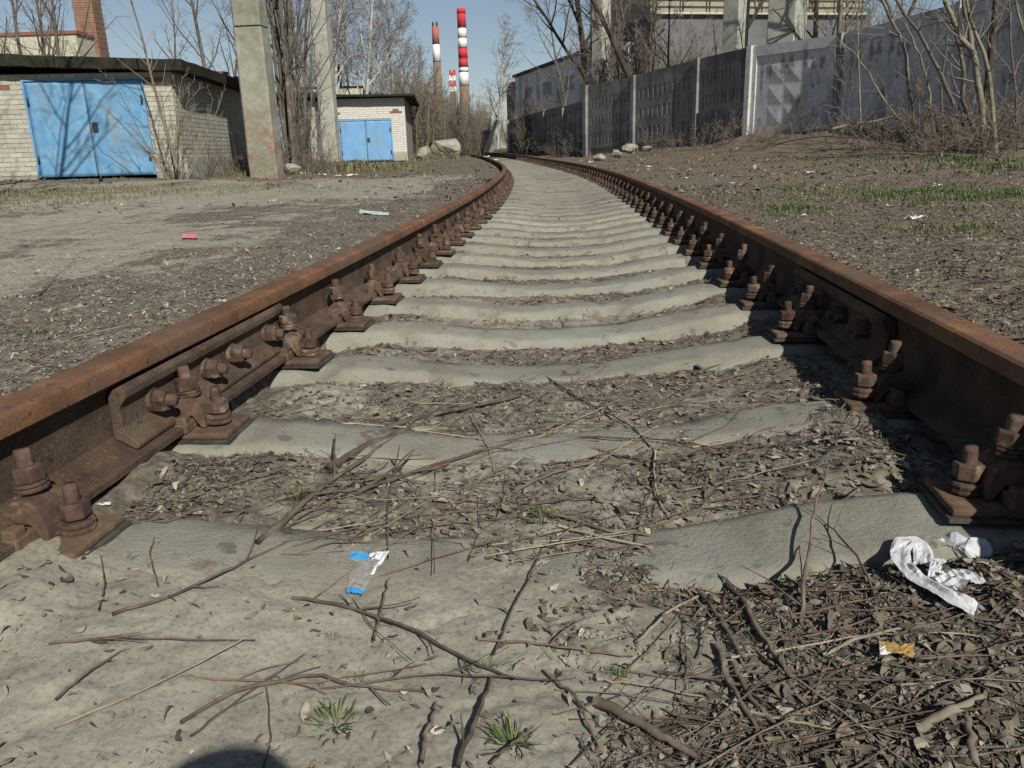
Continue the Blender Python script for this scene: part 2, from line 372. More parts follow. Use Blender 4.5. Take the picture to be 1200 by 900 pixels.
def zones(x, y):
    """base height + mask values of the ground at x, y"""
    x = np.asarray(x, float); y = np.asarray(y, float)
    u = x - xc(y); du = np.abs(u)
    L, Rr = xl(y), xr(y)
    # between the rails
    s = np.interp(y, [-1, .95, 1.2, 1.9, 2.15, 2.6, 6, 9.5, 80], [.012, .012, .008, .003, -.014, -.024, -.022, .002, .003])
    far = sm(5.5, 10, y); n0 = fbm(x, y, 5, 3, 7)
    zin = s + .014 + (sleeper_z(u) - .018) * (0.58 + .40 * far + .30 * sm(1.9, 1.2, y)) + .008 * fbm(x, y, 2.2, 3, 3)
    zin = zin - .034 * sm(.14, .30, u) * np.exp(-((y - 1.12 + .03 * n0) / .15) ** 4) * sm(.75, .62, u)
    heap = sm(.46, .62, du) * sm(7, 4.5, y) * np.clip(fbm(x, y, 4.2, 3, 93) + .12, 0, .5) * .062
    zin = np.minimum(zin, .078) + heap
    # outside on the left: dirt road, nearly level with the rail foot
    dl = L - x
    zl_ = .165 + .11 * sm(2.5, 9, dl) + .030 * fbm(x, y * .6, .8, 4, 11) * sm(.2, 1.0, dl) + .02 * np.exp(-((dl - .45) / .35) ** 2) - (.028 * np.exp(-((dl - 3.1 - .3 * np.sin(y * .35)) / .28) ** 2) + .028 * np.exp(-((dl - 4.9 - .3 * np.sin(y * .35)) / .28) ** 2)) * sm(1.5, 3, y)
    # outside on the right: litter, then the bank up to the fence
    dr = x - Rr
    xf = np.interp(y, FY, FX); zf = np.interp(y, FY, FZ)
    t = np.clip(dr / np.maximum(xf - Rr, .4), 0, 1.0)
    zr_ = .165 + (zf - .165) * (0.25 * t + .75 * t ** 3.2) + .030 * fbm(x, y, .9, 4, 21) * sm(.2, 1, dr) + .09 * fbm(x, y, 2.6, 4, 27) * sm(.3, .8, t) + .17 * fbm(x, y, .55, 3, 23) * np.exp(-((t - .82) / .16) ** 2)
    z = np.where(x < L, zl_, np.where(x > Rr, zr_, zin))
    # shoulders down to the sleepers under the rails
    wl = sm(-.02, .17, dl); z = np.where((x < L), .075 + (zl_ - .075) * wl, z)
    wr = sm(-.02, .17, dr); z = np.where((x > Rr), .075 + (zr_ - .075) * wr, z)
    z = z + rise(y) * np.exp(-(du / 6) ** 2)
    inside = (x >= L) & (x <= Rr)
    # masks
    dust = np.zeros_like(z); brown = np.zeros_like(z); moss = np.zeros_like(z)
    n1 = fbm(x, y, 1.3, 4, 31); n3 = fbm(x, y, 6, 4, 37); n2 = fbm(x * 1.6 + .12 * y, y * .45, 1.0, 4, 41)
    din = .42 + .25 * sm(5.5, 8.5, y) + .2 * sm(2.7, 1.2, y) * 0 + n1 * .35
    nearmud = sm(.36, -.16, x + .25 * (y - .9) + .55 * n1 + .35 * n3) * sm(1.30, 1.06, y + .16 * n1)
    midmud = .46 * sm(.95, 1.15, y) * sm(2.25, 1.9, y) * sm(.42, .1, du - .12 * n1)
    din = np.maximum(din, np.maximum(1.15 * nearmud, midmud + .25 * n1))
    din = din - .35 * sm(1.15, .95, y + .1 * n1) * (1 - nearmud) + .30 * n3
    edge = sm(.50, .72, du) * sm(9, 4, y)
    din = din - .35 * edge
    road = sm(.75, 1.5, dl + .6 * n1 + .02 * y) * sm(11.5, 8.0, dl + 1.0 * n1) * sm(16, 13.2, y - .30 * x * 0 + .35 * np.clip(dl - 6, 0, 9) - .35 * np.clip(y - 14, 0, 100) * (dl < 6))
    rut = np.exp(-((dl - 3.1 - .3 * np.sin(y * .35)) / .38) ** 2) + np.exp(-((dl - 4.9 - .3 * np.sin(y * .35)) / .38) ** 2); mid_ = np.exp(-((dl - 4.0 - .3 * np.sin(y * .35)) / .35) ** 2)
    dleft = road * (.62 + 1.30 * n2 + .55 * n3 + .30 * rut - .30 * mid_ * (n1 + .5)) + .20 + .3 * n3
    dust = np.where(inside, din, np.where(x < L, dleft, .06 + .30 * n1))
    brown = np.where(x > Rr, .75 + .5 * n1, np.where(x < L, .05 + n1, .15))
    brown = np.clip(brown + .5 * sm(10, 18, y) * (~inside), 0, 1)
    moss = np.where(x < L, .75 * sm(7.5, 10, dl + n1), 0) + np.where(x > Rr, .5 * sm(.30, .6, t) * (fbm(x, y, .7, 3, 51) + .5), 0)
    return z, np.clip(dust, 0, 1), brown, np.clip(moss, 0, 1), inside, road, t

def micro(x, y, dust):
    """clods, crumbs and ruts (metres)"""
    fade = sm(14, 3, y)
    rough_ = 1 - .78 * dust
    return fade * (rough_ * (.012 * fbm(x, y, 7, 3, 61) + .012 * fbm(x, y, 30, 3, 71)) + .0035 * fbm(x, y, 55, 2, 81) + .009 * fbm(x, y, 4.5, 3, 83) - .004 * np.exp(-(fbm(x, y, 7, 3, 87) / .035) ** 2) * dust) 

def gz(x, y):
    z, d, *_ = zones(x, y); return z + micro(x, y, d)

def hit(px, py, lift=0.0):
    """where the line of sight through a picture point meets the ground"""
    r = ray(px, py); z = .05
    for _ in range(12):
        t = (z - CAM_H) / r[2]; z2 = float(gz(r[0] * t, r[1] * t)); z = z + .6 * (z2 - z)
    return np.array([r[0] * t, r[1] * t, z + lift])

# ------------------------------------------------------------------ ground sheet
def axis_pts(segs):
    out = [segs[0][0]]
    for a, b, d0, d1 in segs:
        p = a
        while p < b:
            f_ = (p - a) / (b - a); p += d0 + (d1 - d0) * f_; out.append(min(p, b))
    return np.unique(np.array(out))
YS = axis_pts([(-6, .45, .5, .02), (.45, 1.6, .0058, .0075), (1.6, 3.2, .0075, .016), (3.2, 8, .016, .06), (8, 25, .06, .25), (25, 90, .25, 2.5), (90, 2500, 3, 240)])
xp = axis_pts([(0, 1.25, .0075, .009), (1.25, 2.6, .009, .03), (2.6, 14, .03, .25), (14, 60, .3, 5), (60, 2500, 6, 300)])
XS = np.unique(np.concatenate([-xp, xp]))
GX, GY = np.meshgrid(XS, YS)
gz0, gd, gb, gm, gin, groad, gt = zones(GX, GY)
GZ = gz0 + micro(GX, GY, gd)
nx, ny = len(XS), len(YS)
vid = np.arange(nx * ny).reshape(ny, nx)
Q = np.stack([vid[:-1, :-1], vid[:-1, 1:], vid[1:, 1:], vid[1:, :-1]], -1)
fin = gin[:-1, :-1] & gin[1:, 1:]; frd = (groad[:-1, :-1] > .5) & ~fin
V = np.stack([GX, GY, GZ], -1).reshape(-1, 3)
for nm, mask in (('track_bed', fin & (GY[:-1, :-1] < 80)), ('dirt_road', frd), ('ground', ~((fin & (GY[:-1, :-1] < 80)) | frd))):
    q = Q[mask]; used = np.unique(q); inv = np.zeros(nx * ny, np.int32); inv[used] = np.arange(len(used))
    me = mesh_np(nm, V[used], inv[q])
    for an, arr in (('dust', gd), ('brown', gb), ('moss', gm)):
        a = me.attributes.new(an, 'FLOAT', 'POINT'); a.data.foreach_set('value', arr.ravel()[used].astype(np.float32))
    tag(link(nm, me, M['ground']), kind='structure')

# ------------------------------------------------------------------ rails
PROF = [(-.075, 0), (.075, 0), (.075, .011), (.034, .024), (.013, .043), (.009, .075), (.0095, .105), (.013, .130), (.033, .143), (.0372, .147),
        (.0378, .169), (.0358, .1755), (.029, .1800), (0, .181), (-.029, .1800), (-.0358, .1755), (-.0378, .169), (-.0372, .147), (-.033, .143), (-.013, .130),
        (-.0095, .105), (-.009, .075), (-.013, .043), (-.034, .024), (-.075, .011)]
def rail(name, side, y0, y1, label):
    """side -1 left, +1 right; local path on the gauge face"""
    ys = [y0]
    while ys[-1] < y1: ys.append(min(y1, ys[-1] + max(.12, .02 * ys[-1])))
    ys = np.array(ys); xg = xl(ys) if side < 0 else xr(ys)
    sl_ = slope(ys); nrm = np.stack([np.ones_like(sl_), -sl_], -1) / np.sqrt(1 + sl_ ** 2)[:, None]
    V = []; n = len(PROF)
    for y, x, nn in zip(ys, xg, nrm):
        for a, z in PROF:
            o = (a + side * .0375)
            V.append((x + nn[0] * o, y + nn[1] * o, RAIL_TOP - .181 + z + float(rise(y))))
    Qs = []; mi = []
    for i in range(len(ys) - 1):
        for k in range(n):
            k2 = (k + 1) % n
            Qs.append((i * n + k, i * n + k2, (i + 1) * n + k2, (i + 1) * n + k)); mi.append(1 if 9 <= k <= 16 else 0)
    me = bpy.data.meshes.new(name)
    Fs = [tuple(reversed(q)) for q in Qs] + [tuple(range(n)), tuple(reversed(range((len(ys) - 1) * n, len(ys) * n)))]
    me.from_pydata(V, [], Fs); me.polygons.foreach_set('material_index', mi + [0, 0])
    me.polygons.foreach_set('use_smooth', [True] * len(mi) + [False] * 2); me.update()
    o = link(name, me, [M['rail'], M['railhead']])
    e = o.modifiers.new('edges', 'EDGE_SPLIT'); e.split_angle = math.radians(28)
    return tag(o, label, 'rail', 'rails of the track')
JL, JR = 1.78, 2.20
rail('steel_rail', -1, -2.5, JL - .004, 'rusty near length of the left rail, ending at its joint')
rail('steel_rail', -1, JL + .004, 72, 'long rusty left rail running from its joint to the bend')
rail('steel_rail', 1, -2.5, JR - .004, 'rusty near length of the right rail, inner side in shade')
rail('steel_rail', 1, JR + .004, 72, 'long rusty right rail running from its joint to the bend')

def frame_at(side, y):
    """matrix at a rail's gauge-side: +x into the track, y along the rail, origin under the rail centre at foot height"""
    x = float(xl(y) if side < 0 else xr(y)); s = float(slope(y)); l = math.sqrt(1 + s * s)
    t = Vector((s / l, 1 / l, 0)); inn = Vector((1 / l, -s / l, 0)) * (-side)
    c = Vector((x, y, RAIL_TOP - .181 + float(rise(y)))) - inn * .0375
    return c, math.atan2(inn.y, inn.x)

# joint bars -------------------------------------------------------
def hexnut(r=.021, h=.022, ph=.3): return [(r * .92, 0), (r, .002), (r, h - .002), (r * .9, h)], ph
BAR = [(.0125, .040), (.050, .0195), (.058, .020), (.059, .028), (.040, .046), (.033, .060), (.032, .096), (.040, .108), (.047, .117), (.048, .130), (.040, .1405), (.0135, .1275)]
def joint_bar(side, yc, label, ys_b):
    c, rz = frame_at(side, yc)
    root = empty('joint_bar', c, rz); tag(root, label, 'joint bar', 'joint bars bolted over the rail joints')
    sg = -1 if side > 0 else 1            # keeps y of the frame pointing forward
    n = len(BAR); mb = MB(); V = []
    for y in (-.40, -.2, 0, .2, .40):
        for a, z in BAR: V.append((a, y, z))
    Fs = [(i * n + k, i * n + (k + 1) % n, (i + 1) * n + (k + 1) % n, (i + 1) * n + k) for i in range(4) for k in range(n)]
    Fs += [tuple(reversed(range(n))), tuple(range(4 * n, 5 * n))]
    mb.add(V, [tuple(reversed(f)) for f in Fs]); mb.build('bar', M['rail'], root, .002)
    Mx = Matrix.Rotation(math.radians(90), 3, 'Y')
    for i, y in enumerate(ys_b):
        b = MB(); b.lathe([(.0125, 0), (.0125, .058), (.0105, .062)], 10, (.02, y, .079), Mx)
        bo = b.build('bolt', M['rust'], root)
        nb = MB(); pr, ph = hexnut(.0235, .024); nb.lathe(pr, 6, (.042, y, .079), Mx, False, ph + i); nb.build('nut', M['rust'], bo)
        wb = MB(); wb.lathe([(.025, 0), (.025, .009)], 14, (.0325, y, .079), Mx, False); wb.build('washer', M['rust'], bo)
    return root
joint_bar(-1, JL, 'rusty four bolt joint bar on the sunlit left rail', (-.29, -.06, .075, .29))
joint_bar(1, JR, 'joint bar on the shaded right rail, bolt ends catching sun', (-.27, -.09, .10, .27))

# ------------------------------------------------------------------ sleepers and fastenings
ORD = ['first', 'second', 'third', 'fourth', 'fifth', 'sixth', 'seventh', 'eighth', 'ninth', 'tenth', 'eleventh', 'twelfth', 'thirteenth', 'fourteenth', 'fifteenth', 'sixteenth', 'seventeenth', 'eighteenth', 'nineteenth', 'twentieth',
       'twenty-first', 'twenty-second', 'twenty-third', 'twenty-fourth', 'twenty-fifth', 'twenty-sixth', 'twenty-seventh', 'twenty-eighth', 'twenty-ninth', 'thirtieth']
SY = [1.11, 1.60, 2.22, 2.685, 3.15, 3.64, 4.11, 4.58, 5.03, 5.49, 5.97]
while SY[-1] < 34: SY.append(SY[-1] + .475)
def sleeper_mesh(seed):
    us = np.linspace(-1.35, 1.35, 136)
    prof = [(-.140, -.16), (-.112, -.062), (-.098, -.018), (-.088, -.004), (-.07, 0), (-.03, .001), (.03, .001), (.07, 0), (.088, -.004), (.098, -.018), (.112, -.062), (.140, -.16)]
    pr = np.array(prof); U, Kk = np.meshgrid(us, np.arange(len(prof)), indexing='ij')
    yy = pr[Kk, 0]; top = sleeper_z(U); 
    zz = np.where(pr[Kk, 1] > -.1, top + pr[Kk, 1], pr[Kk, 1])
    zz = zz + (.006 * fbm(U, yy, 7, 3, seed) + .005 * fbm(U, yy, 28, 3, seed + 9)) * (pr[Kk, 1] > -.1)
    chip = np.clip(fbm(U, yy * 4 + seed, 6, 4, seed + 5) - .16, 0, 1) * .12 * (np.abs(pr[Kk, 0]) > .08)
    zz = zz - chip * (pr[Kk, 1] > -.1); yy = yy * (1 + .05 * fbm(U, yy * 0, 6, 3, seed + 3))
    V = np.stack([U, yy, zz], -1).reshape(-1, 3); n = len(prof)
    a = np.arange(len(us) - 1)[:, None] * n + np.arange(n - 1)[None, :]
    return mesh_np('concrete_sleeper', V, np.stack([a, a + n, a + n + 1, a + 1], -1).reshape(-1, 4))
smesh = [sleeper_mesh(s) for s in (3, 19, 37, 55, 71)]
def sleeper_angle(y):
    return -math.atan(float(slope(y))) + math.radians(float(np.interp(y, [1, 1.7, 2.2, 4, 8, 16, 30], [6.5, 6.8, 10, 11, 10.5, 5, 2])))
SA = []
for i, y in enumerate(SY):
    a = sleeper_angle(y); SA.append(a)
    o = link('concrete_sleeper', smesh[i % 5], M['concrete'], None, (float(xc(y)), y, float(rise(y)) - .001 + R.uniform(-.004, .004)))
    o.rotation_euler = (R.uniform(-.015, .015), R.uniform(-.004, .004), a)
    if i < 28:
        ex = [' with soil over its middle', ' with twigs across its middle', '', '', '', '']
        lab = f'{ORD[i]} pale concrete sleeper from the camera' + (ex[i] if i < 6 else '')
    else: lab = 'dust covered concrete sleeper in the far stretch before the bend'
    tag(o, lab, 'sleeper', 'concrete sleepers under the track')

def fastening_parts():
    """meshes in a frame with +x into the track, rail foot bottom at z 0"""
    P = {}
    b = MB(); b.box((.0, 0, -.0185), (.374, .142, .007)); P['pad'] = ('rubber_pad', b, 'rubber', .001, None)
    b = MB(); b.box((.0, 0, -.0085), (.362, .128, .013))
    b.box((.0885, 0, .008), (.026, .136, .022)); b.box((.0885, .054, .024), (.022, .026, .016)); b.box((.0885, -.054, .024), (.022, .026, .016))
    P['plate'] = ('base_plate', b, 'dustyplate', .004, None)
    b = MB()                                                   # bent clamp: arch over the rib, toe on the rail foot
    xs = [.052, .062, .078, .100, .116, .124]; zt = [.034, .050, .062, .062, .050, .020]; zb = [.014, .022, .026, .024, -.001, -.001]
    V = []
    for x, t_, bb in zip(xs, zt, zb): V += [(x, -.034, bb), (x, .034, bb), (x, .034, t_), (x, -.034, t_)]
    Fs = []
    for k in range(5):
        for j in range(4): Fs.append((k * 4 + j, k * 4 + (j + 1) % 4, k * 4 + 4 + (j + 1) % 4, k * 4 + 4 + j))
    Fs += [(3, 2, 1, 0), (20, 21, 22, 23)]
    b.add(V, [tuple(reversed(f)) for f in Fs]); P['clamp'] = ('clamp', b, 'rust', .003, None)
    tilt = Matrix.Rotation(math.radians(-5), 3, 'Y')
    b = MB(); b.lathe([(.0125, 0), (.0125, .094)] + [((.0125 if k % 2 else .0112), .096 + .0022 * k) for k in range(11)] + [(.0105, .122)], 12, (.092, 0, .004), tilt); P['cbolt'] = ('clamp_bolt', b, 'rust', 0, None)
    b = MB(); b.lathe(hexnut(.0235, .026)[0], 6, (.092 - .006, 0, .076), tilt, False, .25); P['cnut'] = ('nut', b, 'rust', .0015, 'cbolt')
    b = MB(); b.lathe([(.0235, 0), (.0245, .002), (.0245, .005), (.0235, .0065), (.021, .007), (.0235, .008), (.0245, .010), (.0235, .0135)], 14, (.092 - .005, 0, .0625), tilt, False); P['cwash'] = ('washer', b, 'rust', 0, 'cbolt')
    b = MB(); b.lathe([(.0115, -.01), (.0115, .046)] + [((.0115 if k % 2 else .0102), .048 + .0022 * k) for k in range(11)] + [(.0095, .075)], 12, (.140, .004, 0)); P['abolt'] = ('anchor_bolt', b, 'rust', 0, None)
    b = MB(); b.lathe(hexnut(.023, .026)[0], 6, (.140, .004, .022), None, False, .6); P['anut'] = ('nut', b, 'rust', .0015, 'abolt')
    b = MB(); b.lathe([(.026, 0), (.027, .003), (.026, .008), (.022, .0085), (.026, .010), (.0265, .014), (.025, .018)], 14, (.140, .004, .001), None, False); P['awash'] = ('washer', b, 'rust', 0, 'abolt')
    return P
FP = fastening_parts()
FPM = {k: v[1].mesh(v[0]) for k, v in FP.items()}
for k, v in FP.items(): FPM[k].materials.append(M[v[2]])
ALL = MB()
for k, v in FP.items():
    bse = len(ALL.v); ALL.v += v[1].v; ALL.f += [[i + bse for i in f] for f in v[1].f]; ALL.sm += v[1].sm
    ALL.mi += [{'rubber': 1, 'dustyplate': 2}.get(v[2], 0)] * len(v[1].f)
ALLM = ALL.mesh('rail_fastening')
for k in ('rust', 'rubber', 'dustyplate'): ALLM.materials.append(M[k])
for i, y0 in enumerate(SY):
    for side in (-1, 1):
        # where the skewed sleeper meets this rail
        y = y0
        for _ in range(3):
            xx = float(xl(y) if side < 0 else xr(y)); y = y0 + (xx - float(xc(y0))) * math.tan(SA[i])
        c, rz = frame_at(side, y)
        rz += R.uniform(-.05, .05)
        if side < 0: c = c - Vector((math.cos(rz), math.sin(rz), 0)) * .022
        nm = 'left' if side < 0 else 'right'
        if i < 18:
            root = empty('rail_fastening', c, rz); made = {}
            for k, v in FP.items():
                o = link(v[0], FPM[k], None, made[v[4]] if v[4] else root); made[k] = o
                if v[3]:
                    bv = o.modifiers.new('bevel', 'BEVEL'); bv.width = v[3]; bv.segments = 2; bv.limit_method = 'ANGLE'
                if k in ('cbolt', 'abolt'):
                    dz = R.uniform(-.010, .014); o.location = (0, R.uniform(-.008, .008), dz if k == 'cbolt' else dz * .6)
            lab = f'rusty bolted fastening holding the {nm} rail to the {ORD[i]} sleeper'
        else:
            root = link('rail_fastening', ALLM, None, None, c); root.rotation_euler = (0, 0, rz)
            lab = f'distant rusty fastening in the dense row along the {nm} rail'
        tag(root, lab, 'rail fastening', 'bolted fastenings along both rails')
print('track done')

# ------------------------------------------------------------------ brick walls, garages, buildings
def unit_box():
    b = MB(); b.box((0, 0, 0), (1, 1, 1)); return b
BRICKM = []
for k in range(4):
    rr = random.Random(k); b = MB(); b.box((0, 0, 0), (1, 1, 1))
    b.v = [(x + rr.uniform(-.02, .02), y + rr.uniform(-.06, .06), z + rr.uniform(-.05, .05)) for x, y, z in b.v]
    me = b.mesh('brick'); me.materials.append(M['brick_white']); BRICKM.append(me)
_b = MB(); _b.box((0, 0, 0), (1, 1, 1)); REDM = _b.mesh('brick'); REDM.materials.append(M['brick_red'])

def spans(x0, x1, z, h, openings):
    segs = [(x0, x1)]
    for a, b, c, d in openings:
        if z + h * .5 < c or z + h * .5 > d: continue
        out = []
        for s, e in segs:
            if e <= a or s >= b: out.append((s, e))
            else:
                if a > s: out.append((s, a))
                if b < e: out.append((b, e))
        segs = out
    return segs

def brickwork(parent, x0, x1, z0, z1, openings, bl=.25, bh=.088, axis='x', off=0.0, single=True, red=(), proud=.012, seed=0, cap=300, mname='brick_white'):
    """bricks laid on the outside of a wall; axis x: face looks to -y at y=off, axis y: face looks to +x at x=off"""
    rr = random.Random(seed); stuff = MB(); n = 0; row = 0; z = z0
    while z < z1 - .02:
        h = min(bh, z1 - z)
        for s, e in spans(x0, x1, z, h, openings):
            first = math.floor(s / bl - (.5 if row % 2 else 0)) ; k = first
            while True:
                a = max(s, (k + (.5 if row % 2 else 0)) * bl); b = min(e, (k + 1 + (.5 if row % 2 else 0)) * bl); k += 1
                if a >= e: break
                if b - a < .03: continue
                c = ((a + b) / 2, z + h / 2); sz = (b - a - .011, h - .011); d = proud + rr.uniform(-.003, .004)
                loc = (c[0], off - d / 2 + .01, c[1]) if axis == 'x' else (off + d / 2 - .01, c[0], c[1])
                scl = (sz[0], d + .02, sz[1]) if axis == 'x' else (d + .02, sz[0], sz[1])
                isred = any(r[0] <= c[0] <= r[1] and r[2] <= c[1] <= r[3] for r in red)
                if single and n < cap:
                    o = link('brick', REDM if isred else BRICKM[rr.randrange(4)], None, parent, loc); o.scale = scl; n += 1
                else: stuff.box(loc, scl, mi=1 if isred else 0)
        z += bh; row += 1
    if stuff.v:
        o = stuff.build('brickwork', [M[mname], M['brick_red']], parent); o['kind'] = 'stuff'

def roof_slab(parent, x0, x1, y0, y1, zf, zb, th, name='roof', seed=0, mt='roof', dx=0.0):
    nx_, ny_ = 40, 16; rr = np.random.default_rng(seed)
    X, Y = np.meshgrid(np.linspace(x0, x1, nx_), np.linspace(y0, y1, ny_))
    Z = zf + (zb - zf) * (Y - y0) / (y1 - y0) + dx * (X - x1)
    top = Z + .035 * fbm(X, Y, 1.8, 3, seed); bot = Z - th - .05 * np.abs(fbm(X, Y, 3.5, 3, seed + 4))
    jx = .03 * fbm(X, Y, 2.5, 3, seed + 7); V = np.concatenate([np.stack([X + jx, Y + jx, top], -1).reshape(-1, 3), np.stack([X - jx, Y + jx, bot], -1).reshape(-1, 3)])
    q = []
    N = nx_ * ny_; idx = np.arange(N).reshape(ny_, nx_)
    for i in range(ny_ - 1):
        for j in range(nx_ - 1):
            a, b, c, d = idx[i, j], idx[i, j + 1], idx[i + 1, j + 1], idx[i + 1, j]
            q.append((a, b, c, d)); q.append((d + N, c + N, b + N, a + N))
    for j in range(nx_ - 1):
        a, b = idx[0, j], idx[0, j + 1]; q.append((b, a, a + N, b + N)); a, b = idx[-1, j], idx[-1, j + 1]; q.append((a, b, b + N, a + N))
    for i in range(ny_ - 1):
        a, b = idx[i, 0], idx[i + 1, 0]; q.append((a, b, b + N, a + N)); a, b = idx[i, -1], idx[i + 1, -1]; q.append((b, a, a + N, b + N))
    return link(name, mesh_np(name, V, np.array(q), smooth=False), M[mt], parent)

def garage_door(parent, x0, x1, z0, z1, y, mt, seed=0):
    """two sheet steel leaves in a frame with hinges, a lock and a dented skin"""
    f = MB()
    f.box(((x0 + x1) / 2, y + .01, z1 - .02), (x1 - x0, .06, .04)); f.box((x0 + .02, y + .01, (z0 + z1) / 2 - .02), (.04, .06, z1 - z0 - .045)); f.box((x1 - .02, y + .01, (z0 + z1) / 2 - .02), (.04, .06, z1 - z0 - .045))
    fr = f.build('door_frame', M[mt], parent)
    xm = (x0 + x1) / 2
    for k, (a, b) in enumerate(((x0 + .045, xm - .006), (xm + .006, x1 - .045))):
        X, Z = np.meshgrid(np.linspace(a, b, 16), np.linspace(z0, z1 - .045, 24))
        Y = y + .012 + .022 * fbm(X, Z, 1.4, 3, seed + k)
        Y = Y - .010 * (np.abs(((X - a) / (b - a) * 2) % 1 - .5) < .07)
        n = X.size; V = np.concatenate([np.stack([X, Y, Z], -1).reshape(-1, 3), np.stack([X, Y + .03, Z], -1).reshape(-1, 3)])
        idx = np.arange(n).reshape(X.shape); q = np.stack([idx[:-1, :-1], idx[:-1, 1:], idx[1:, 1:], idx[1:, :-1]], -1).reshape(-1, 4)
        qs = [q, q[:, ::-1] + n]
        for e in (idx[0], idx[-1][::-1], idx[:, 0][::-1], idx[:, -1]): qs.append(np.stack([e[1:], e[:-1], e[:-1] + n, e[1:] + n], -1))
        lf = link('door_leaf', mesh_np('door_leaf', V, np.concatenate(qs)), M[mt], parent)
        xh = a + .02 if k == 0 else b - .02
        for zh in (z0 + .35, z1 - .4):
            h = MB(); h.lathe([(.022, -.07), (.022, .07)], 8, (xh, y - .02, zh)); h.build('hinge', M['darkmetal'], lf)
        if k == 1:
            h = MB(); h.box((a + .10, y - .012, (z0 + z1) / 2 + .02), (.10, .03, .16)); h.build('lock_plate', M['darkmetal'], lf)

def wall_block(parent, x0, x1, y0, y1, z0, z1, openings, mt='mortar', name='wall'):
    """front wall split round its openings, then side and back walls, as one hollow body"""
    b = MB(); t = .25; xs = sorted({x0, x1, *[o[0] for o in openings], *[o[1] for o in openings]})
    for a, c in zip(xs[:-1], xs[1:]):
        op = [o for o in openings if o[0] <= a and o[1] >= c]
        zs = [z0] + ([op[0][3]] if op else [])
        zlo = op[0][3] if op else z0
        b.box(((a + c) / 2, y0 + t / 2, (zlo + z1) / 2), (c - a, t, z1 - zlo))
    b.box((x0 + t / 2, (y0 + t + y1) / 2, (z0 + z1) / 2), (t, y1 - y0 - t, z1 - z0)); b.box((x1 - t / 2, (y0 + t + y1) / 2, (z0 + z1) / 2), (t, y1 - y0 - t, z1 - z0))
    b.box(((x0 + x1) / 2, y1 + t / 2, (z0 + z1) / 2), (x1 - x0, t, z1 - z0))
    return b.build(name, M[mt], parent)

# garage on the left -------------------------------------------------
p = at(215, 201, 16.4); A10 = A4 = math.radians(4)
g1 = empty('brick_garage', p, A4); tag(g1, 'pale brick garage at far left with wide blue double door and black roof edge', 'garage')
DOOR1 = (-2.77, -.53, -.3, 1.77)
wall_block(g1, -5.2, 0, .02, 5.6, -.5, 1.86, [DOOR1])
brickwork(g1, -5.2, 0, .0, 1.85, [DOOR1], .25, .088, 'x', .02, True, red=[(-.58, -.20, 1.68, 1.80), (-3.3, -3.0, 1.56, 1.66)], seed=1)
brickwork(g1, .06, 5.7, .25, 1.84, [], .25, .088, 'y', 0.0, False, seed=2)
_f = MB(); _f.box((.015, 2.9, .0), (.10, 5.6, .5)); _f.build('plinth', M['post'], g1)
garage_door(g1, DOOR1[0], DOOR1[1], -.04, 1.77, .0, 'blue', 3)
roof_slab(g1, -5.5, .32, -.30, 6.0, 2.04, 2.04, .19, seed=5, dx=-.045)
for k, (yy, xx, a) in enumerate(((3.6, -.02, .3), (5.0, .0, 1.2))):
    w = g1.matrix_basis @ Vector((xx + .1, yy, 2.11))
    bo = link('loose_brick', REDM, None, None, w); bo.scale = (.25, .12, .12); bo.rotation_euler = (.1, .05, a)
    tag(bo, ['loose red brick on the roof edge of the left garage, nearer one', 'loose red brick on the roof edge of the left garage, beside the pylon'][k], 'brick', 'bricks weighing down the garage roof')

# garage in the middle distance -------------------------------------
p = at(478, 187.5, 34.5)
g2 = empty('brick_garage', p, A10); tag(g2, 'small white brick garage with light blue door and flat black roof', 'garage')
DOOR2 = (-2.73, -.58, -.3, 1.64)
wall_block(g2, -2.98, 0, .02, 6.0, -.5, 2.46, [DOOR2])
brickwork(g2, -2.98, 0, 0, 2.45, [DOOR2], .25, .088, 'x', .02, False, red=[(-.50, -.25, 1.88, 2.06), (-2.98, -2.72, 1.88, 2.04)], seed=4, mname='brick_clean')
garage_door(g2, DOOR2[0], DOOR2[1], 0, 1.64, .0, 'blue2', 9)
roof_slab(g2, -3.3, .42, -.45, 6.3, 2.56, 2.50, .07, seed=8, dx=-.012)
_f = MB(); _f.box((-.29, -.04, .16), (.54, .12, .34)); _f.build('plinth', M['post'], g2)

# garage half hidden by the stems -----------------------------------
p = at(374, 187, 30.5)
g3 = empty('brick_garage', p, A10); tag(g3, 'garage half hidden behind the bare stems between the two pylons', 'garage')
DOOR3 = (-2.75, -.85, -.3, 1.75)
wall_block(g3, -3.3, 0, .02, 6.0, -.5, 2.05, [DOOR3])
brickwork(g3, -3.3, 0, 0, 2.03, [DOOR3], .25, .088, 'x', .02, False, seed=6)
garage_door(g3, DOOR3[0], DOOR3[1], 0, 1.75, .0, 'blue2', 19)
roof_slab(g3, -3.5, .2, -.4, 6.3, 2.32, 2.15, .16, seed=12)

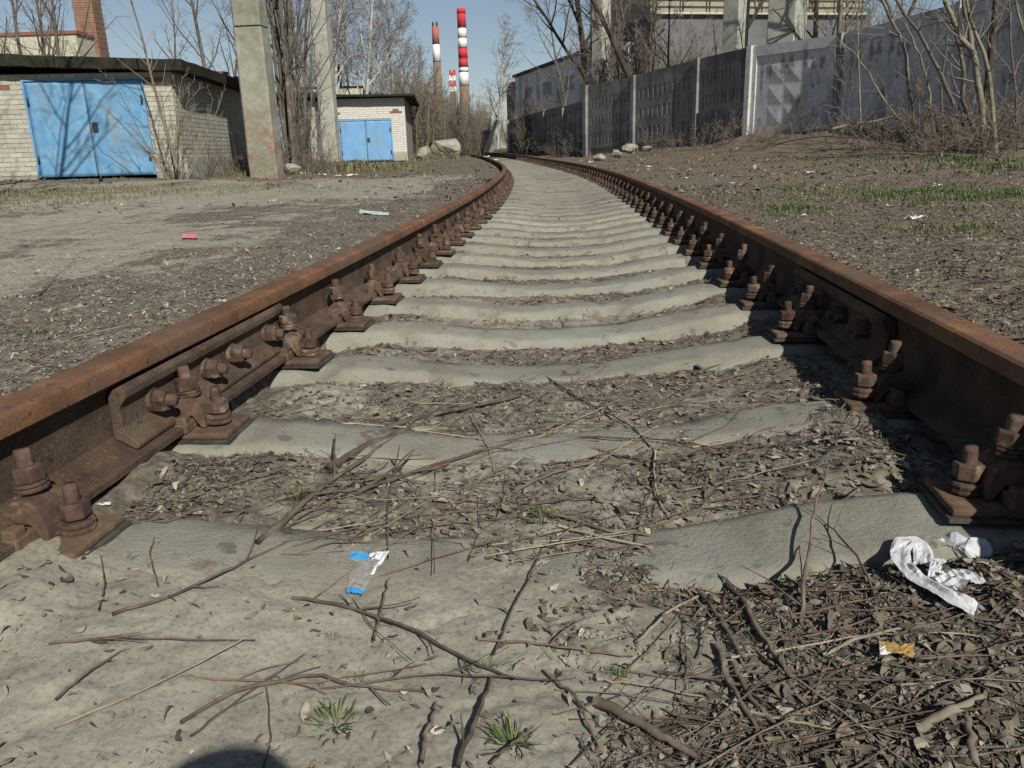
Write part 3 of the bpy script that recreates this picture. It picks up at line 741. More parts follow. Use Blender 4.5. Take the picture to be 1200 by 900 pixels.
def plain_building(name, px0, px1, ytop, ybot, D, depth, mt, label, cat, rz=0.0, coping=None, cop_h=.15):
    a, b = at(px0, ybot, D), at(px1, ybot, D); top = at((px0 + px1) / 2, ytop, D)[2]
    root = empty(name, (b[0], D, 0.2), rz); tag(root, label, cat)
    w = b[0] - a[0]; mb = MB(); mb.box((-w / 2, depth / 2, (top - .2) / 2), (w, depth, top - .2)); mb.build('wall', M[mt], root)
    if coping:
        mb = MB(); mb.box((-w / 2, depth / 2, top - .2 + cop_h / 2), (w + .16, depth + .16, cop_h)); mb.build('coping', M[coping], root)
    return root, w, top - .2
bl, w_, h_ = plain_building('old_building', -160, 101, 43, 110, 40, 2.2, 'plaster', 'pale building with red brick coping behind the left garage', 'building', -.02, 'brick_red', .14)
for k in range(5):
    f = MB(); f.box((-1.6 - 2.1 * k, -.03, h_ - 1.3), (1.1, .08, 1.1)); fo = f.build('window', M['plaster'], bl)
    g = MB(); g.box((-1.6 - 2.1 * k, -.075, h_ - 1.3), (.9, .02, .9)); g.build('pane', M['window'], fo)
bc, w_, h_ = plain_building('low_annex', 352, 428, 103, 135, 48, 6, 'plaster', 'low beige building seen over the garage roofs by the pylon', 'building', .1, 'darkmetal', .07)
f = MB(); f.lathe([(.12, -1.0), (.11, 1.15), (.16, 1.16), (.16, 1.3)], 10, (-1.35, .8, h_)); f.build('stove_pipe', M['darkmetal'], bc)

# chimneys ------------------------------------------------------------
def lathe_stack(name, px, D, bands, wtop, wbot, label, cat, mats, ring=True):
    """bands: picture heights from the top; widths in pixels"""
    base = at(px, 174, D); root = empty(name, (base[0], D, .2)); tag(root, label, cat)
    zs = [at(px, y, D)[2] - .2 for y in bands] + [0]; z0, z1 = zs[0], zs[-2]
    rad = lambda z: (wtop + (wbot - wtop) * (z0 - z) / max(z0 - z1, 1)) * D / F / 2
    for i in range(len(zs) - 1):
        b = MB(); b.lathe([(rad(zs[i + 1]), zs[i + 1]), (rad(zs[i]), zs[i])], 24); o = b.build('band', M[mats[i]], root)
        if ring and i:
            b = MB(); b.lathe([(rad(zs[i]) * 1.07, zs[i] - D * .0003), (rad(zs[i]) * 1.04, zs[i] + D * .0003)], 24); b.build('ring', M['darkmetal'], root)
    return root, rad, zs
M['red_paint'] = simple('red_chimney_paint', [(.3, (.42, .035, .045)), (.7, (.52, .05, .06))], .3, 4, .8, 0)
M['white_paint'] = simple('white_chimney_paint', [(.3, (.60, .60, .60)), (.7, (.72, .72, .72))], .3, 4, .8, 0)
M['red_faded'] = simple('faded_red_paint', [(.3, (.30, .10, .085)), (.7, (.38, .14, .12))], .3, 4, .85, 0)
M['brick_brown'] = simple('brown_stack_brick', [(.3, (.15, .105, .08)), (.7, (.22, .16, .12))], .4, 4, .9, 0)
st, rad, zs = lathe_stack('factory_chimney', 547, 420, [10, 32.4, 44, 56, 68, 78.5, 84, 100], 8.9, 10.8, 'tall red and white banded factory chimney above the bend', 'chimney',
                          ['red_paint', 'white_paint', 'white_paint', 'red_paint', 'red_paint', 'white_paint', 'white_paint', 'brick_brown'])
b = MB(); b.lathe([(rad(zs[0]) * 1.06, zs[0] - 2.2), (rad(zs[0]) * 1.06, zs[0] - .2)], 24); b.build('rim', M['red_paint'], st)
st, rad, zs = lathe_stack('factory_chimney', 517, 520, [31, 51.5, 72], 7.2, 8.4, 'smaller faded red and white chimney with two pipes on top', 'chimney', ['red_faded', 'white_paint', 'brick_brown'])
for sx in (-1.3, 1.0):
    b = MB(); b.lathe([(.55, zs[0]), (.55, zs[0] + 2.6)], 8, (sx, 0, 0)); b.build('pipe', M['darkmetal'], st)
tw = empty('lattice_mast', (*at(534, 174, 450)[:2], .2)); tag(tw, 'short red and white lattice mast between the two chimneys', 'mast')
for k in range(4):
    za, zb = at(534, 82 + 6.5 * (k + 1), 450)[2], at(534, 82 + 6.5 * k, 450)[2]; b = MB(); wv = 2.5
    for sx in (-1, 1):
        for sy in (-1, 1): b.box((sx * wv / 2, sy * wv / 2, (za + zb) / 2), (.7, .7, zb - za - .02))
    b.box((0, 0, za + .4), (wv + .9, wv + .9, .75)); b.box((0, 0, (za + zb) / 2), (.5, wv, zb - za - .6), ry=.7); b.build('mast_section', M['red_paint' if k % 2 == 0 else 'white_paint'], tw)
b = MB(); b.box((0, 0, at(534, 108, 450)[2] / 2), (2.6, 2.6, at(534, 108, 450)[2] - .1)); b.build('mast_base', M['brick_brown'], tw)

p = at(112, 69, 42); zb = -p[2] + .2
st = empty('brick_chimney', (p[0], 42, .2)); tag(st, 'orange brick boiler chimney rising behind the left garage', 'chimney')
n_ = 0; b = MB()
for k in range(95):
    z = k * .11; w = 1.04 - .012 * z
    b.box((0, 0, z + .05), (w + (.01 if k % 2 else -.012), w + (.01 if k % 2 else -.012), .1))
b.build('shaft', M['chimney_brick'], st)

# factory hall behind the fence -------------------------------------
fa = np.array([1.2, 88.0]); fb = np.array([8.4, 59.2]); fl = float(np.linalg.norm(fb - fa)); fang = math.atan2(*(fb - fa)[::-1])
fh = empty('factory_hall', (fa[0], fa[1], .3), fang); tag(fh, 'long grey factory hall with pilasters receding behind the fence', 'building')
HT = 7.3
b = MB(); b.box((fl / 2, 9, HT / 2), (fl, 18, HT)); b.build('wall', M['factory'], fh)
b = MB(); b.box((fl / 2, 9, HT + .12), (fl + .5, 18.5, .24)); b.build('roof', M['darkmetal'], fh)
for k in range(5):
    b = MB(); b.box((2 + k * 6.3, -.10, HT / 2 - .1), (.5, .20, HT - .2)); b.build('pilaster', M['factory'], fh)
for k in range(4):
    for zz in (2.4, 5.4):
        b = MB(); b.box((5.15 + k * 6.3, -.02, zz), (2.6, .07, 1.3)); wo = b.build('window', M['factory'], fh)
        for q in range(2):
            b = MB(); b.box((5.15 + k * 6.3 - .62 + q * 1.24, -.062, zz), (1.16, .02, 1.1)); b.build('pane', M['pane'], wo)
b = MB(); b.box((-2.3, 9, HT / 2 - .15), (4.55, 17.6, HT - .3)); b.build('end_gable', M['brick_brown'], fh)
q0 = at(762, 170, 57); q1 = at(1010, 165, 60)
uh = empty('workshop_block', (q0[0], 57.2, .4), math.atan2(3.2, q1[0] - q0[0])); tag(uh, 'grey workshop block with beige railed upper storey above the lit fence panel', 'building')
uw = q1[0] - q0[0]; uz = at(850, 17, 58)[2] - .4
b = MB(); b.box((uw / 2, 7, uz / 2), (uw, 14, uz)); b.build('wall', M['workshop'], uh)
b = MB(); b.box((uw / 2, 7.25, uz + 2.5), (uw - .1, 13.5, 5)); b.build('upper_storey', M['beige'], uh)
b = MB(); b.box((uw / 2, -.1, uz + .06), (uw, .5, .12)); b.build('ledge', M['plaster'], uh)
for k in range(7):
    b = MB(); b.box((uw / 2, .1, uz + .45 + k * .42), (uw - .2, .07, .07)); b.build('rail', M['darkmetal'], uh)
for k in range(9):
    b = MB(); b.box((.3 + (uw - .6) / 8 * k, .18, uz + 1.65), (.08, .08, 3.0)); b.build('rail_post', M['darkmetal'], uh)

# ------------------------------------------------------------------ concrete posts
def stain_post():
    mt = M['post'].copy(); mt.name = 'post_with_red_stain'; n = mt.node_tree; b = n.nodes['Principled BSDF']
    src = b.inputs['Base Color'].links[0].from_socket
    tc = n.nodes.new('ShaderNodeTexCoord'); sx = n.nodes.new('ShaderNodeSeparateXYZ'); n.links.new(tc.outputs['Object'], sx.inputs[0])
    mr = n.nodes.new('ShaderNodeMapRange'); mr.inputs[1].default_value = 1.75; mr.inputs[2].default_value = .9; mr.inputs[3].default_value = 0; mr.inputs[4].default_value = 1
    n.links.new(sx.outputs[2], mr.inputs[0])
    g2 = noise(n, 2.2, 8, .7, vec=tc.outputs['Object']); gr = ramp(n, g2.outputs['Fac'], [(.3, (.52, .53, .46)), (.55, (.80, .80, .74)), (.7, (1.0, 1.0, .96))]); src = mix(n, 1.0, src, gr.outputs[0], 'MULTIPLY')
    nz = noise(n, 3.2, 7, .75, vec=tc.outputs['Object']); rr = ramp(n, nz.outputs['Fac'], [(.46, (0, 0, 0)), (.60, (.85, .85, .85))])
    mm = n.nodes.new('ShaderNodeMath'); mm.operation = 'MULTIPLY'; n.links.new(mr.outputs[0], mm.inputs[0]); n.links.new(rr.outputs[0], mm.inputs[1])
    n.links.new(mix(n, mm.outputs[0], src, (.23, .105, .08)), b.inputs['Base Color'])
    return mt
M['post_red'] = stain_post()
def pylon(px, py, D, w, h, label, rz, mt='post', joint=None, taper=.96, d=None):
    p = at(px, py, D); root = empty('concrete_pylon', (p[0], p[1], p[2] - .25), rz); tag(root, label, 'pylon', 'concrete pylons')
    zj = joint if joint else None; d = d or w
    def shaft(z0, z1, w0, w1):
        b = MB(); N = 14; c = .035; ring = [(-w0 / 2 + c, -d / 2), (w0 / 2 - c, -d / 2), (w0 / 2, -d / 2 + c), (w0 / 2, d / 2 - c), (w0 / 2 - c, d / 2), (-w0 / 2 + c, d / 2), (-w0 / 2, d / 2 - c), (-w0 / 2, -d / 2 + c)]
        V = []; 
        for i in range(N):
            t = i / (N - 1); s = 1 + (w1 / w0 - 1) * t
            for k, (x, y) in enumerate(ring): V.append((x * s + .012 * (R.random() - .5), y * s + .012 * (R.random() - .5), z0 + (z1 - z0) * t))
        Fs = [(i * 8 + k, i * 8 + (k + 1) % 8, (i + 1) * 8 + (k + 1) % 8, (i + 1) * 8 + k) for i in range(N - 1) for k in range(8)]
        Fs += [tuple(reversed(range(8))), tuple(range((N - 1) * 8, N * 8))]
        b.add(V, Fs); return b.build('shaft', M[mt], root)
    if zj:
        shaft(0, zj, w, w * (1 - (1 - taper) * zj / h)); shaft(zj + .03, h, w * .97 * (1 - (1 - taper) * zj / h), w * taper * .97)
        b = MB(); b.box((0, 0, zj + .015), (w * .9, d * .9, .034)); b.build('joint_band', M['darkmetal'], root)
    else: shaft(0, h, w, w * taper)
    return root
pylon(313, 203, 17.3, .60, 8.5, 'thick square concrete pylon with red stains beside the left garage', -.12, 'post_red', joint=at(300, 33, 17.3)[2] - at(313, 203, 17.3)[2] + .25, taper=.95, d=.45)
pylon(390, 190, 26, .47, 10, 'slimmer pale concrete pylon in front of the middle garage', -.1, taper=.93)
pylon(704, 185, 33.5, .55, 11, 'pale concrete pylon behind the fence beside the reddish tree', -.75)
pylon(856, 160, 26, .58, 9, 'square concrete pylon behind the fence, one face lit', -.85)
pylon(914, 155, 25, .86, 9, 'broadest concrete pylon behind the fence, next to ivy stems', -.72)

# ------------------------------------------------------------------ fences
def panel_mesh(w, h0a, h0b, h1a, h1b, style, seed):
    """local x along the panel 0..w, y outwards 0 (face) .. thickness behind; bottoms h0a/h0b, tops h1a/h1b at the two ends"""
    b = MB(); th = .13
    Pz = lambda x, t: (h0a + (h0b - h0a) * x / w) * (1 - t) + (h1a + (h1b - h1a) * x / w) * t
    b.hexa([(0, 0, Pz(0, 0)), (w, 0, Pz(w, 0)), (w, th, Pz(w, 0)), (0, th, Pz(0, 0)), (0, 0, Pz(0, 1)), (w, 0, Pz(w, 1)), (w, th, Pz(w, 1)), (0, th, Pz(0, 1))])
    def bar(x0, x1, t0, t1, d=.022 if style == 'window' else .035):
        b.hexa([(x0, -d, Pz(x0, t0)), (x1, -d, Pz(x1, t0)), (x1, .01, Pz(x1, t0)), (x0, .01, Pz(x0, t0)), (x0, -d, Pz(x0, t1)), (x1, -d, Pz(x1, t1)), (x1, .01, Pz(x1, t1)), (x0, .01, Pz(x0, t1))])
    bar(.0, w, .90, 1.0); bar(.0, w, 0, .12); bar(0, .12, .12, .90); bar(w - .12, w, .12, .90)
    if style == 'pyramid':                     # three by three raised diamonds in sunk squares
        for i in range(3):
            for j in range(3):
                xa, xb = .5 + (w - 1.0) * i / 3, .5 + (w - 1.0) * (i + 1) / 3; ta, tb = .20 + .62 * j / 3, .20 + .62 * (j + 1) / 3
                xm, tm = (xa + xb) / 2, (ta + tb) / 2; g = .03
                V = [(xa + g, -.0, Pz(xa, ta + .01)), (xb - g, -.0, Pz(xb, ta + .01)), (xb - g, -.0, Pz(xb, tb - .01)), (xa + g, -.0, Pz(xa, tb - .01)), (xm, -.024, Pz(xm, tm))]
                b.add(V, [(0, 1, 4), (1, 2, 4), (2, 3, 4), (3, 0, 4)])
    elif style == 'window':                    # three rows of small sunk windows: build the grid that leaves them open
        for t0, t1 in ((.22, .28), (.40, .50), (.62, .72), (.84, .90)): bar(.12, w - .12, t0, t1)
        for k in range(12):
            x = .12 + (w - .24) * k / 11
            for t0, t1 in ((.28, .40), (.50, .62), (.72, .84)): bar(max(.12, x - .06), min(w - .12, x + .06), t0, t1)
    elif style == 'ribs':
        n = max(3, int(w / .55))
        for k in range(1, n):
            x = w * k / n; bar(x - .05, x + .05, .12, .90, .03)
    return b
def fence(name, posts, mats, styles, label, post_mats, zlow=.35):
    base = at(posts[0][0], posts[0][2], posts[0][3]); root = empty(name, (base[0], base[1], 0)); tag(root, label, 'fence', 'concrete fences along the track')
    for k in range(len(posts) - 1):
        a, b_ = posts[k], posts[k + 1]
        A = at(a[0], a[2], a[3]); B = at(b_[0], b_[2], b_[3]); ta, tb = at(a[0], a[1], a[3])[2], at(b_[0], b_[1], b_[3])[2]
        d = B[:2] - A[:2]; w = float(np.linalg.norm(d)); ang = math.atan2(d[1], d[0])
        pm = panel_mesh(w - .18, A[2] - zlow, B[2] - zlow, ta, tb, styles[k], k)
        o = pm.build('fence_panel', M[mats[k]], root)
        u = d / w
        o.location = (A[0] - base[0] + u[0] * .09, A[1] - base[1] + u[1] * .09, 0); o.rotation_euler = (R.uniform(-.012, .012), 0, ang)
        if k in (3,): o['label'] = 'grey fence panel with a three by three diamond relief'
        bb = MB(); bb.box((0, .02, (A[2] - .4 + ta + .02) / 2), (.16, .30, ta - A[2] + .42)); po = bb.build('fence_post', M[post_mats[k]], root)
        po.location = (A[0] - base[0], A[1] - base[1], 0); po.rotation_euler = (0, 0, ang)
    return root
# panels run from far left to near right; local -y faces the track
fence('concrete_fence', POSTS, ['fence_dark', 'fence_dark', 'fence_dark', 'fence_light', 'fence_light', 'fence_light'],
      ['window', 'window', 'window', 'pyramid', 'pyramid', 'pyramid'], 'tall concrete panel fence on the right bank, near panels grey and far ones black',
      ['fence_dark', 'fence_dark', 'fence_dark', 'fence_post', 'fence_dark', 'fence_light'])
fence('concrete_fence', LOWP, ['fence_dark'] * 4, ['ribs'] * 4, 'lower blackened ribbed fence continuing from the tall fence to the bend', ['fence_post', 'fence_dark', 'fence_dark', 'fence_dark'])
fence('concrete_fence', [(541, 158, 176, 64), (557, 155, 176.5, 60), (577, 151, 177.5, 55)], ['fence_dark'] * 2, ['plain'] * 2, 'farthest low dark fence stretch behind the leaning slab', ['fence_dark'] * 2)
def slab(name, pts, th, mt, label, cat):
    """upright leaning slab: four corners of its face (m), thickness backwards"""
    P = [np.array(q, float) for q in pts]; nrm = np.cross(P[1] - P[0], P[3] - P[0]); nrm /= np.linalg.norm(nrm)
    b = MB(); b.hexa([P[0], P[1], P[1] - nrm * th, P[0] - nrm * th, P[3], P[2], P[2] - nrm * th, P[3] - nrm * th])
    o = b.build(name, M[mt], None, .03); return tag(o, label, cat)
slab('concrete_slab', [at(565, 179, 50), at(573, 179, 48.5), at(584, 140, 49.5), at(580, 141, 51)], .18, 'fence_dark', 'pale broken slab leaning against the end of the dark fence', 'slab')

def rock(name, px, py, D, size, mt, label, cat, seed, flat_=.75, group=None, sub=3, sharp=.25):
    rg = np.random.default_rng(seed); p = at(px, py, D)
    N = 10 * sub; th = np.linspace(0, np.pi, N); ph = np.linspace(0, 2 * np.pi, 2 * N, endpoint=False)
    T, P_ = np.meshgrid(th, ph, indexing='ij'); d = np.stack([np.sin(T) * np.cos(P_), np.sin(T) * np.sin(P_), np.cos(T)], -1)
    r = np.full(T.shape, 1.15)
    for k in range(13):                                      # cut facets
        n = rg.normal(size=3); n /= np.linalg.norm(n); c = rg.uniform(.62, .95)
        dn = d @ n; r = np.where(dn > .05, np.minimum(r, c / np.maximum(dn, .05)), r)
    r = r * (1 + .06 * fbm(d[..., 0] * 2 + d[..., 2], d[..., 1] * 2, 2.5, 3, seed))
    V = d * r[..., None] * np.array([size[0], size[1], size[2]]) / 2
    n2 = 2 * N; i = np.arange(N - 1)[:, None] * n2; k = np.arange(n2)[None]; k2 = (k + 1) % n2
    q = np.stack(np.broadcast_arrays(i + k, i + n2 + k, i + n2 + k2, i + k2), -1).reshape(-1, 4)
    o = link(name, mesh_np(name, V.reshape(-1, 3), q, smooth=size[0] < .3), M[mt], None, (p[0], p[1], p[2] + size[2] * .28)); o.rotation_euler = (0, 0, rg.uniform(0, 6))
    return tag(o, label, cat, group)
M['rubble'] = simple('weathered_rubble', [(.3, (.21, .195, .16)), (.5, (.29, .27, .225)), (.7, (.36, .34, .29))], 3, 8, .95, .6, .02, 18, spots=[(2, .55, .7, (.18, .15, .11))])
rock('concrete_block', 518, 183, 38, (1.75, 1.3, 1.15), 'rubble', 'big broken concrete block in the scrub where the track bends', 'boulder', 4)
rock('concrete_block', 497, 184, 36, (.8, .7, .55), 'rubble', 'smaller earthy block left of the big broken block', 'boulder', 9)
for k, (px, py, D, s, lab) in enumerate([(737, 178, 24, .55, 'pale rubble lump at the foot of the black fence panels'), (722, 184, 22, .45, 'flat rubble piece by the rail below the black fence'), (702, 187, 23, .4, 'rounded rubble lump nearest the low fence'),
        (342, 200, 16.5, .34, 'pale stone at the foot of the bare stems'), (758, 176, 23.5, .38, 'small grey rubble under the third fence post')]):
    rock('rubble', px, py, D, (s, s * .8, s * .5), 'rubble', lab, 'rubble', 20 + k, group='lumps of rubble', sub=1)
print('structures done')

# ------------------------------------------------------------------ trees
def wander(rg, p, d, length, n, wob, lift, droop=0.0):
    """a branch line of n points"""
    pts = [np.array(p, float)]; d = np.array(d, float); d /= np.linalg.norm(d); st = length / (n - 1)
    for i in range(n - 1):
        d = d + rg.normal(size=3) * wob; d[2] += lift - droop * (i / n); d /= np.linalg.norm(d)
        pts.append(pts[-1] + d * st)
    return np.array(pts)

def side_dir(rg, t, ang):
    """direction leaving tangent t at about the given angle"""
    t = t / np.linalg.norm(t); a = rg.normal(size=3); a -= t * (a @ t); a /= np.linalg.norm(a) + 1e-9
    return t * math.cos(ang) + a * math.sin(ang)

def tree_lines(rg, stems, kids=(7, 9, 6), ratio=(.42, .42, .45), ang=(.75, .8, .8), lift=(.05, .03, .02), droop=0.0, wob=.09, start=.28, rmin=.0035, pts=(9, 6, 4, 4)):
    """stems: list of (base, direction, length, radius). Returns (lines, radii) for wood and for twigs"""
    wood, wr, tw, tr = [], [], [], []
    cur = [(wander(rg, b, d, L, pts[0], wob * .55, lift[0] * .5), r, L) for b, d, L, r in stems]
    for ln, r, L in cur:
        wood.append(ln); wr.append(np.linspace(r, max(r * .14, rmin), len(ln)))
    for lev in range(len(kids)):
        nxt = []
        for ln, r, L in cur:
            nk = max(1, int(kids[lev] * rg.uniform(.75, 1.25)))
            for k in range(nk):
                f = start + (1 - start) * ((k + rg.uniform(.1, .9)) / nk) if lev == 0 else rg.uniform(.18, 1.0)
                i = min(int(f * (len(ln) - 1)), len(ln) - 2); fr = f * (len(ln) - 1) - i
                p = ln[i] * (1 - fr) + ln[i + 1] * fr; t = ln[i + 1] - ln[i]
                l2 = L * ratio[lev] * rg.uniform(.55, 1.15) * (1.15 - .65 * f if lev == 0 else 1 - .35 * f)
                r2 = max(r * (1 - .8 * f) * rg.uniform(.38, .6), rmin)
                w = wander(rg, p, side_dir(rg, t, ang[lev] * rg.uniform(.7, 1.25)), l2, pts[lev + 1], wob * (1 + .3 * lev), lift[lev], droop * (lev + 1) if lev else 0)
                nxt.append((w, r2, l2))
                (wood if lev == 0 else tw).append(w); (wr if lev == 0 else tr).append(np.linspace(r2, max(r2 * .3, rmin * .7), len(w)))
        cur = nxt
    return wood, wr, tw, tr

def build_tree(name, loc, lines, mats, label, cat, group=None, sides=(7, 3), rz=0.0, scale=1.0):
    root = empty(name, loc, rz); root.scale = (scale,) * 3; tag(root, label, cat, group)
    V, Qd = tubes_arrays(lines[0], lines[1], sides[0]); link('trunk', mesh_np('trunk', V, Qd), M[mats[0]], root)
    V, Qd = tubes_arrays(lines[2], lines[3], sides[1]); link('crown', mesh_np('crown', V, Qd), M[mats[1]], root)
    return root

def copy_thing(o, loc, rz, scale, label, group=None):
    c = o.copy(); COL.objects.link(c); c.location = loc; c.rotation_euler = (0, 0, rz); c.scale = scale if hasattr(scale, '__len__') else (scale,) * 3; c['label'] = label
    if group: c['group'] = group
    for ch in o.children:
        d = ch.copy(); COL.objects.link(d); d.parent = c; d.matrix_parent_inverse = ch.matrix_parent_inverse
        for e in ch.children:
            f = e.copy(); COL.objects.link(f); f.parent = d
    return c
def gnd(px, D, sink=.05):
    x = at(px, 175, D)[0]; return (x, D, float(zones(x, D)[0]) - sink)

# multi stemmed tree between the two pylons
rg = np.random.default_rng(11)
stems = []
for k in range(8):
    a = rg.uniform(0, 6.28); b = np.array([math.cos(a), math.sin(a), 0]) * rg.uniform(.05, .36)
    stems.append((b, (b[0] * .12 + rg.normal() * .025, b[1] * .22, 1), rg.uniform(7.0, 9.5), rg.uniform(.045, .085)))
for k in range(10):
    a = rg.uniform(0, 6.28); b = np.array([math.cos(a), math.sin(a), 0]) * rg.uniform(.2, .55)
    stems.append((b, (b[0] * .35 + rg.normal() * .1, b[1] * .35, 1), rg.uniform(2.0, 4.2), rg.uniform(.014, .03)))
build_tree('bare_tree', gnd(343, 19.5), tree_lines(rg, stems, (13, 6, 4), (.30, .40, .42), (.55, .7, .8), start=.10, wob=.07, rmin=.004), ('bark', 'twig_grey'), 'clump of tall bare stems growing between the two left pylons', 'tree')
# birches behind the middle garage
BPAR = dict(kids=(30, 13, 8), ratio=(.30, .42, .55), ang=(.62, .75, .8), lift=(.05, .0, -.05), droop=.22, wob=.08, start=.2, rmin=.006)
for k, (px, D, h, lab) in enumerate([(428, 47, 13.5, 'tallest drooping birch behind the middle garage'), (398, 44, 12, 'drooping birch behind the slim pylon'), (462, 53, 11.5, 'drooping birch at the right of the middle garage'), (352, 46, 12, 'birch rising behind the clump of bare stems'), (415, 58, 14, 'farther birch between the slim pylon and the tallest birch'), (445, 60, 13, 'farther birch right behind the tallest birch'), (480, 58, 10, 'lowest birch beside the thicket'), (378, 55, 13, 'farther birch behind the slim pylon')]):
    rg = np.random.default_rng(30 + k)
    build_tree('birch_tree', gnd(px, D), tree_lines(rg, [((0, 0, 0), (rg.normal() * .04, 0, 1), h, .13)], **BPAR), ('bark_birch', 'twig_violet'), lab, 'tree', 'bare birches')
rg = np.random.default_rng(41)
build_tree('birch_tree', gnd(583, 66), tree_lines(rg, [((0, 0, 0), (.13, 0, 1), 9.0, .17)], kids=(22, 9, 6), ratio=(.34, .42, .55), ang=(.6, .75, .8), lift=(.05, .0, -.05), droop=.2, wob=.05, start=.22, rmin=.008), ('bark_birch', 'twig_violet'),
           'white leaning birch standing alone above the far fence', 'tree', 'bare birches')
# trees behind the left garage
for k, (px, D, h, lean, lab) in enumerate([(30, 31, 9, -.12, 'bare tree behind the left garage, leftmost trunk'), (43, 33, 9.5, .03, 'bare forked tree behind the left garage'), (68, 34, 9, .05, 'slender bare tree beside the orange chimney'), (88, 31, 8.5, .02, 'thin dark tree just left of the orange chimney'),
        (262, 27, 7.8, -.10, 'spreading bare tree between the left garage and its pylon'), (205, 36, 7, .05, 'bare tree behind the left garage, right of the chimney')]):
    rg = np.random.default_rng(50 + k)
    build_tree('bare_tree', gnd(px, D), tree_lines(rg, [((0, 0, 0), (lean, 0, 1), h, .11 if k < 4 else .09)] + ([((0, 0, .6), (lean + .35, .1, 1), h * .8, .07)] if k in (1, 4) else []), (12, 8, 5), (.42, .42, .45), (.7, .8, .8), start=.25, rmin=.005), ('bark', 'twig_red' if k > 3 else 'twig_grey'), lab, 'tree', 'bare trees behind the garages')
# bush and sapling at the garage corner
rg = np.random.default_rng(70); q = at(204, 200, 15.6); zb = float(zones(q[0], 15.6)[0])
stems = [((rg.normal() * .12, rg.normal() * .1, 0), (rg.normal() * .45, rg.normal() * .3, 1), rg.uniform(.9, 2.1), rg.uniform(.008, .016)) for _ in range(17)]
build_tree('bare_bush', (q[0], 15.6, zb - .03), tree_lines(rg, stems, (7, 4), (.42, .5), (.6, .8), start=.2, wob=.1, rmin=.003), ('bark_pale', 'twig_tan'), 'leafless bush against the right corner of the left garage', 'bush')
pts = np.array([at(207, 196, 15.2), at(191, 140, 15.1), at(178, 92, 15.0), at(166, 42, 14.9), at(151, -8, 14.8), at(140, -60, 14.7)])
rg = np.random.default_rng(71); o0 = pts[0].copy(); ln = pts - o0
w, wr, tw, tr = tree_lines(rg, [((0, 0, 0), (0, 0, 1), 3.6, .001)], (1, 1), (.1, .1), (.6, .8))
kids = []; 
for k in range(16):
    f = rg.uniform(.25, .98) * (len(ln) - 1); i = int(f); p_ = ln[i] * (1 - f + i) + ln[min(i + 1, 5)] * (f - i); kids.append(wander(rg, p_, side_dir(rg, ln[min(i + 1, 5)] - ln[max(0, i - 1)], .7), rg.uniform(.4, 1.3), 5, .1, .03))
build_tree('sapling', o0, ([ln], [np.array([.030, .026, .021, .017, .013, .010])], kids, [np.linspace(.007, .003, 5)] * len(kids)), ('bark_pale', 'twig_tan'), 'tall thin leaning sapling in front of the left garage corner', 'sapling')

# scrub: five kinds, many individuals
scrub = []
for k in range(5):
    rg = np.random.default_rng(80 + k)
    stems = [((rg.normal() * .35, rg.normal() * .35, 0), (rg.normal() * .16, rg.normal() * .16, 1), rg.uniform(.5, 1.0) * 4.2, rg.uniform(.018, .032)) for _ in range(13)]
    scrub.append(tree_lines(rg, stems, (13, 6, 3), (.34, .42, .5), (.5, .7, .8), lift=(.06, .03, .02), start=.12, wob=.07, rmin=.006))
SCR = []
def put_scrub(k, px, D, s, lab, grp, mats=None):
    loc = gnd(px, D)
    if SCR[k:k + 1] and SCR[k] is not None: return copy_thing(SCR[k], loc, R.uniform(0, 6.28), (s * .9, s * .9, s), lab, grp)
    o = build_tree('scrub_bush', loc, scrub[k], mats or (('bark_pale', 'bark')[k % 2], ('twig_tan', 'twig_red', 'twig_grey', 'twig_tan', 'twig_red')[k]), lab, 'bush', grp, (4, 3), R.uniform(0, 6.28), s)
    SCR.append(o); return o
rr = random.Random(3)
spots = []
for i in range(46): spots.append((rr.uniform(476, 566), rr.uniform(40, 66), rr.uniform(.7, 1.4), 'left'))
spots = [(min(a_, 556) if a_ > 560 else a_, b_, c_ * float(np.interp(a_, [500, 530, 566], [1.0, .72, .42])), d_) for a_, b_, c_, d_ in spots]
for i in range(22): spots.append((rr.uniform(545, 625), rr.uniform(62, 95), rr.uniform(.65, 1.0), 'far'))
for i in range(20): spots.append((rr.uniform(612, 704), rr.uniform(38, 62), rr.uniform(.45, .8), 'right'))
for i in range(22): spots.append((rr.uniform(705, 830), rr.uniform(31, 42), rr.uniform(.75, 1.3), 'mid'))
for i in range(9): spots.append((rr.uniform(985, 1110), rr.uniform(23.5, 27), rr.uniform(.75, 1.1), 'near'))
for i in range(8): spots.append((rr.uniform(375, 480), rr.uniform(56, 70), rr.uniform(1.0, 1.5), 'birch'))
LBL = {'left': 'brown leafless bush in the thicket between the middle garage and the bend', 'far': 'brown leafless bush in the thicket straight beyond the bend', 'right': 'brown leafless bush showing over the low dark fence',
       'mid': 'reddish leafless bush behind the tall black fence panels', 'near': 'tangled leafless bush behind the grey fence panels', 'birch': 'leafless bush under the birches behind the middle garage'}
for i, (px, D, s, z) in enumerate(spots): put_scrub(i if i < 5 else rr.randrange(5), px, D, s, LBL[z], 'leafless bushes ' + {'left': 'by the middle garage', 'far': 'beyond the bend', 'right': 'over the low fence', 'mid': 'behind the black panels', 'near': 'behind the grey panels', 'birch': 'under the birches'}[z])

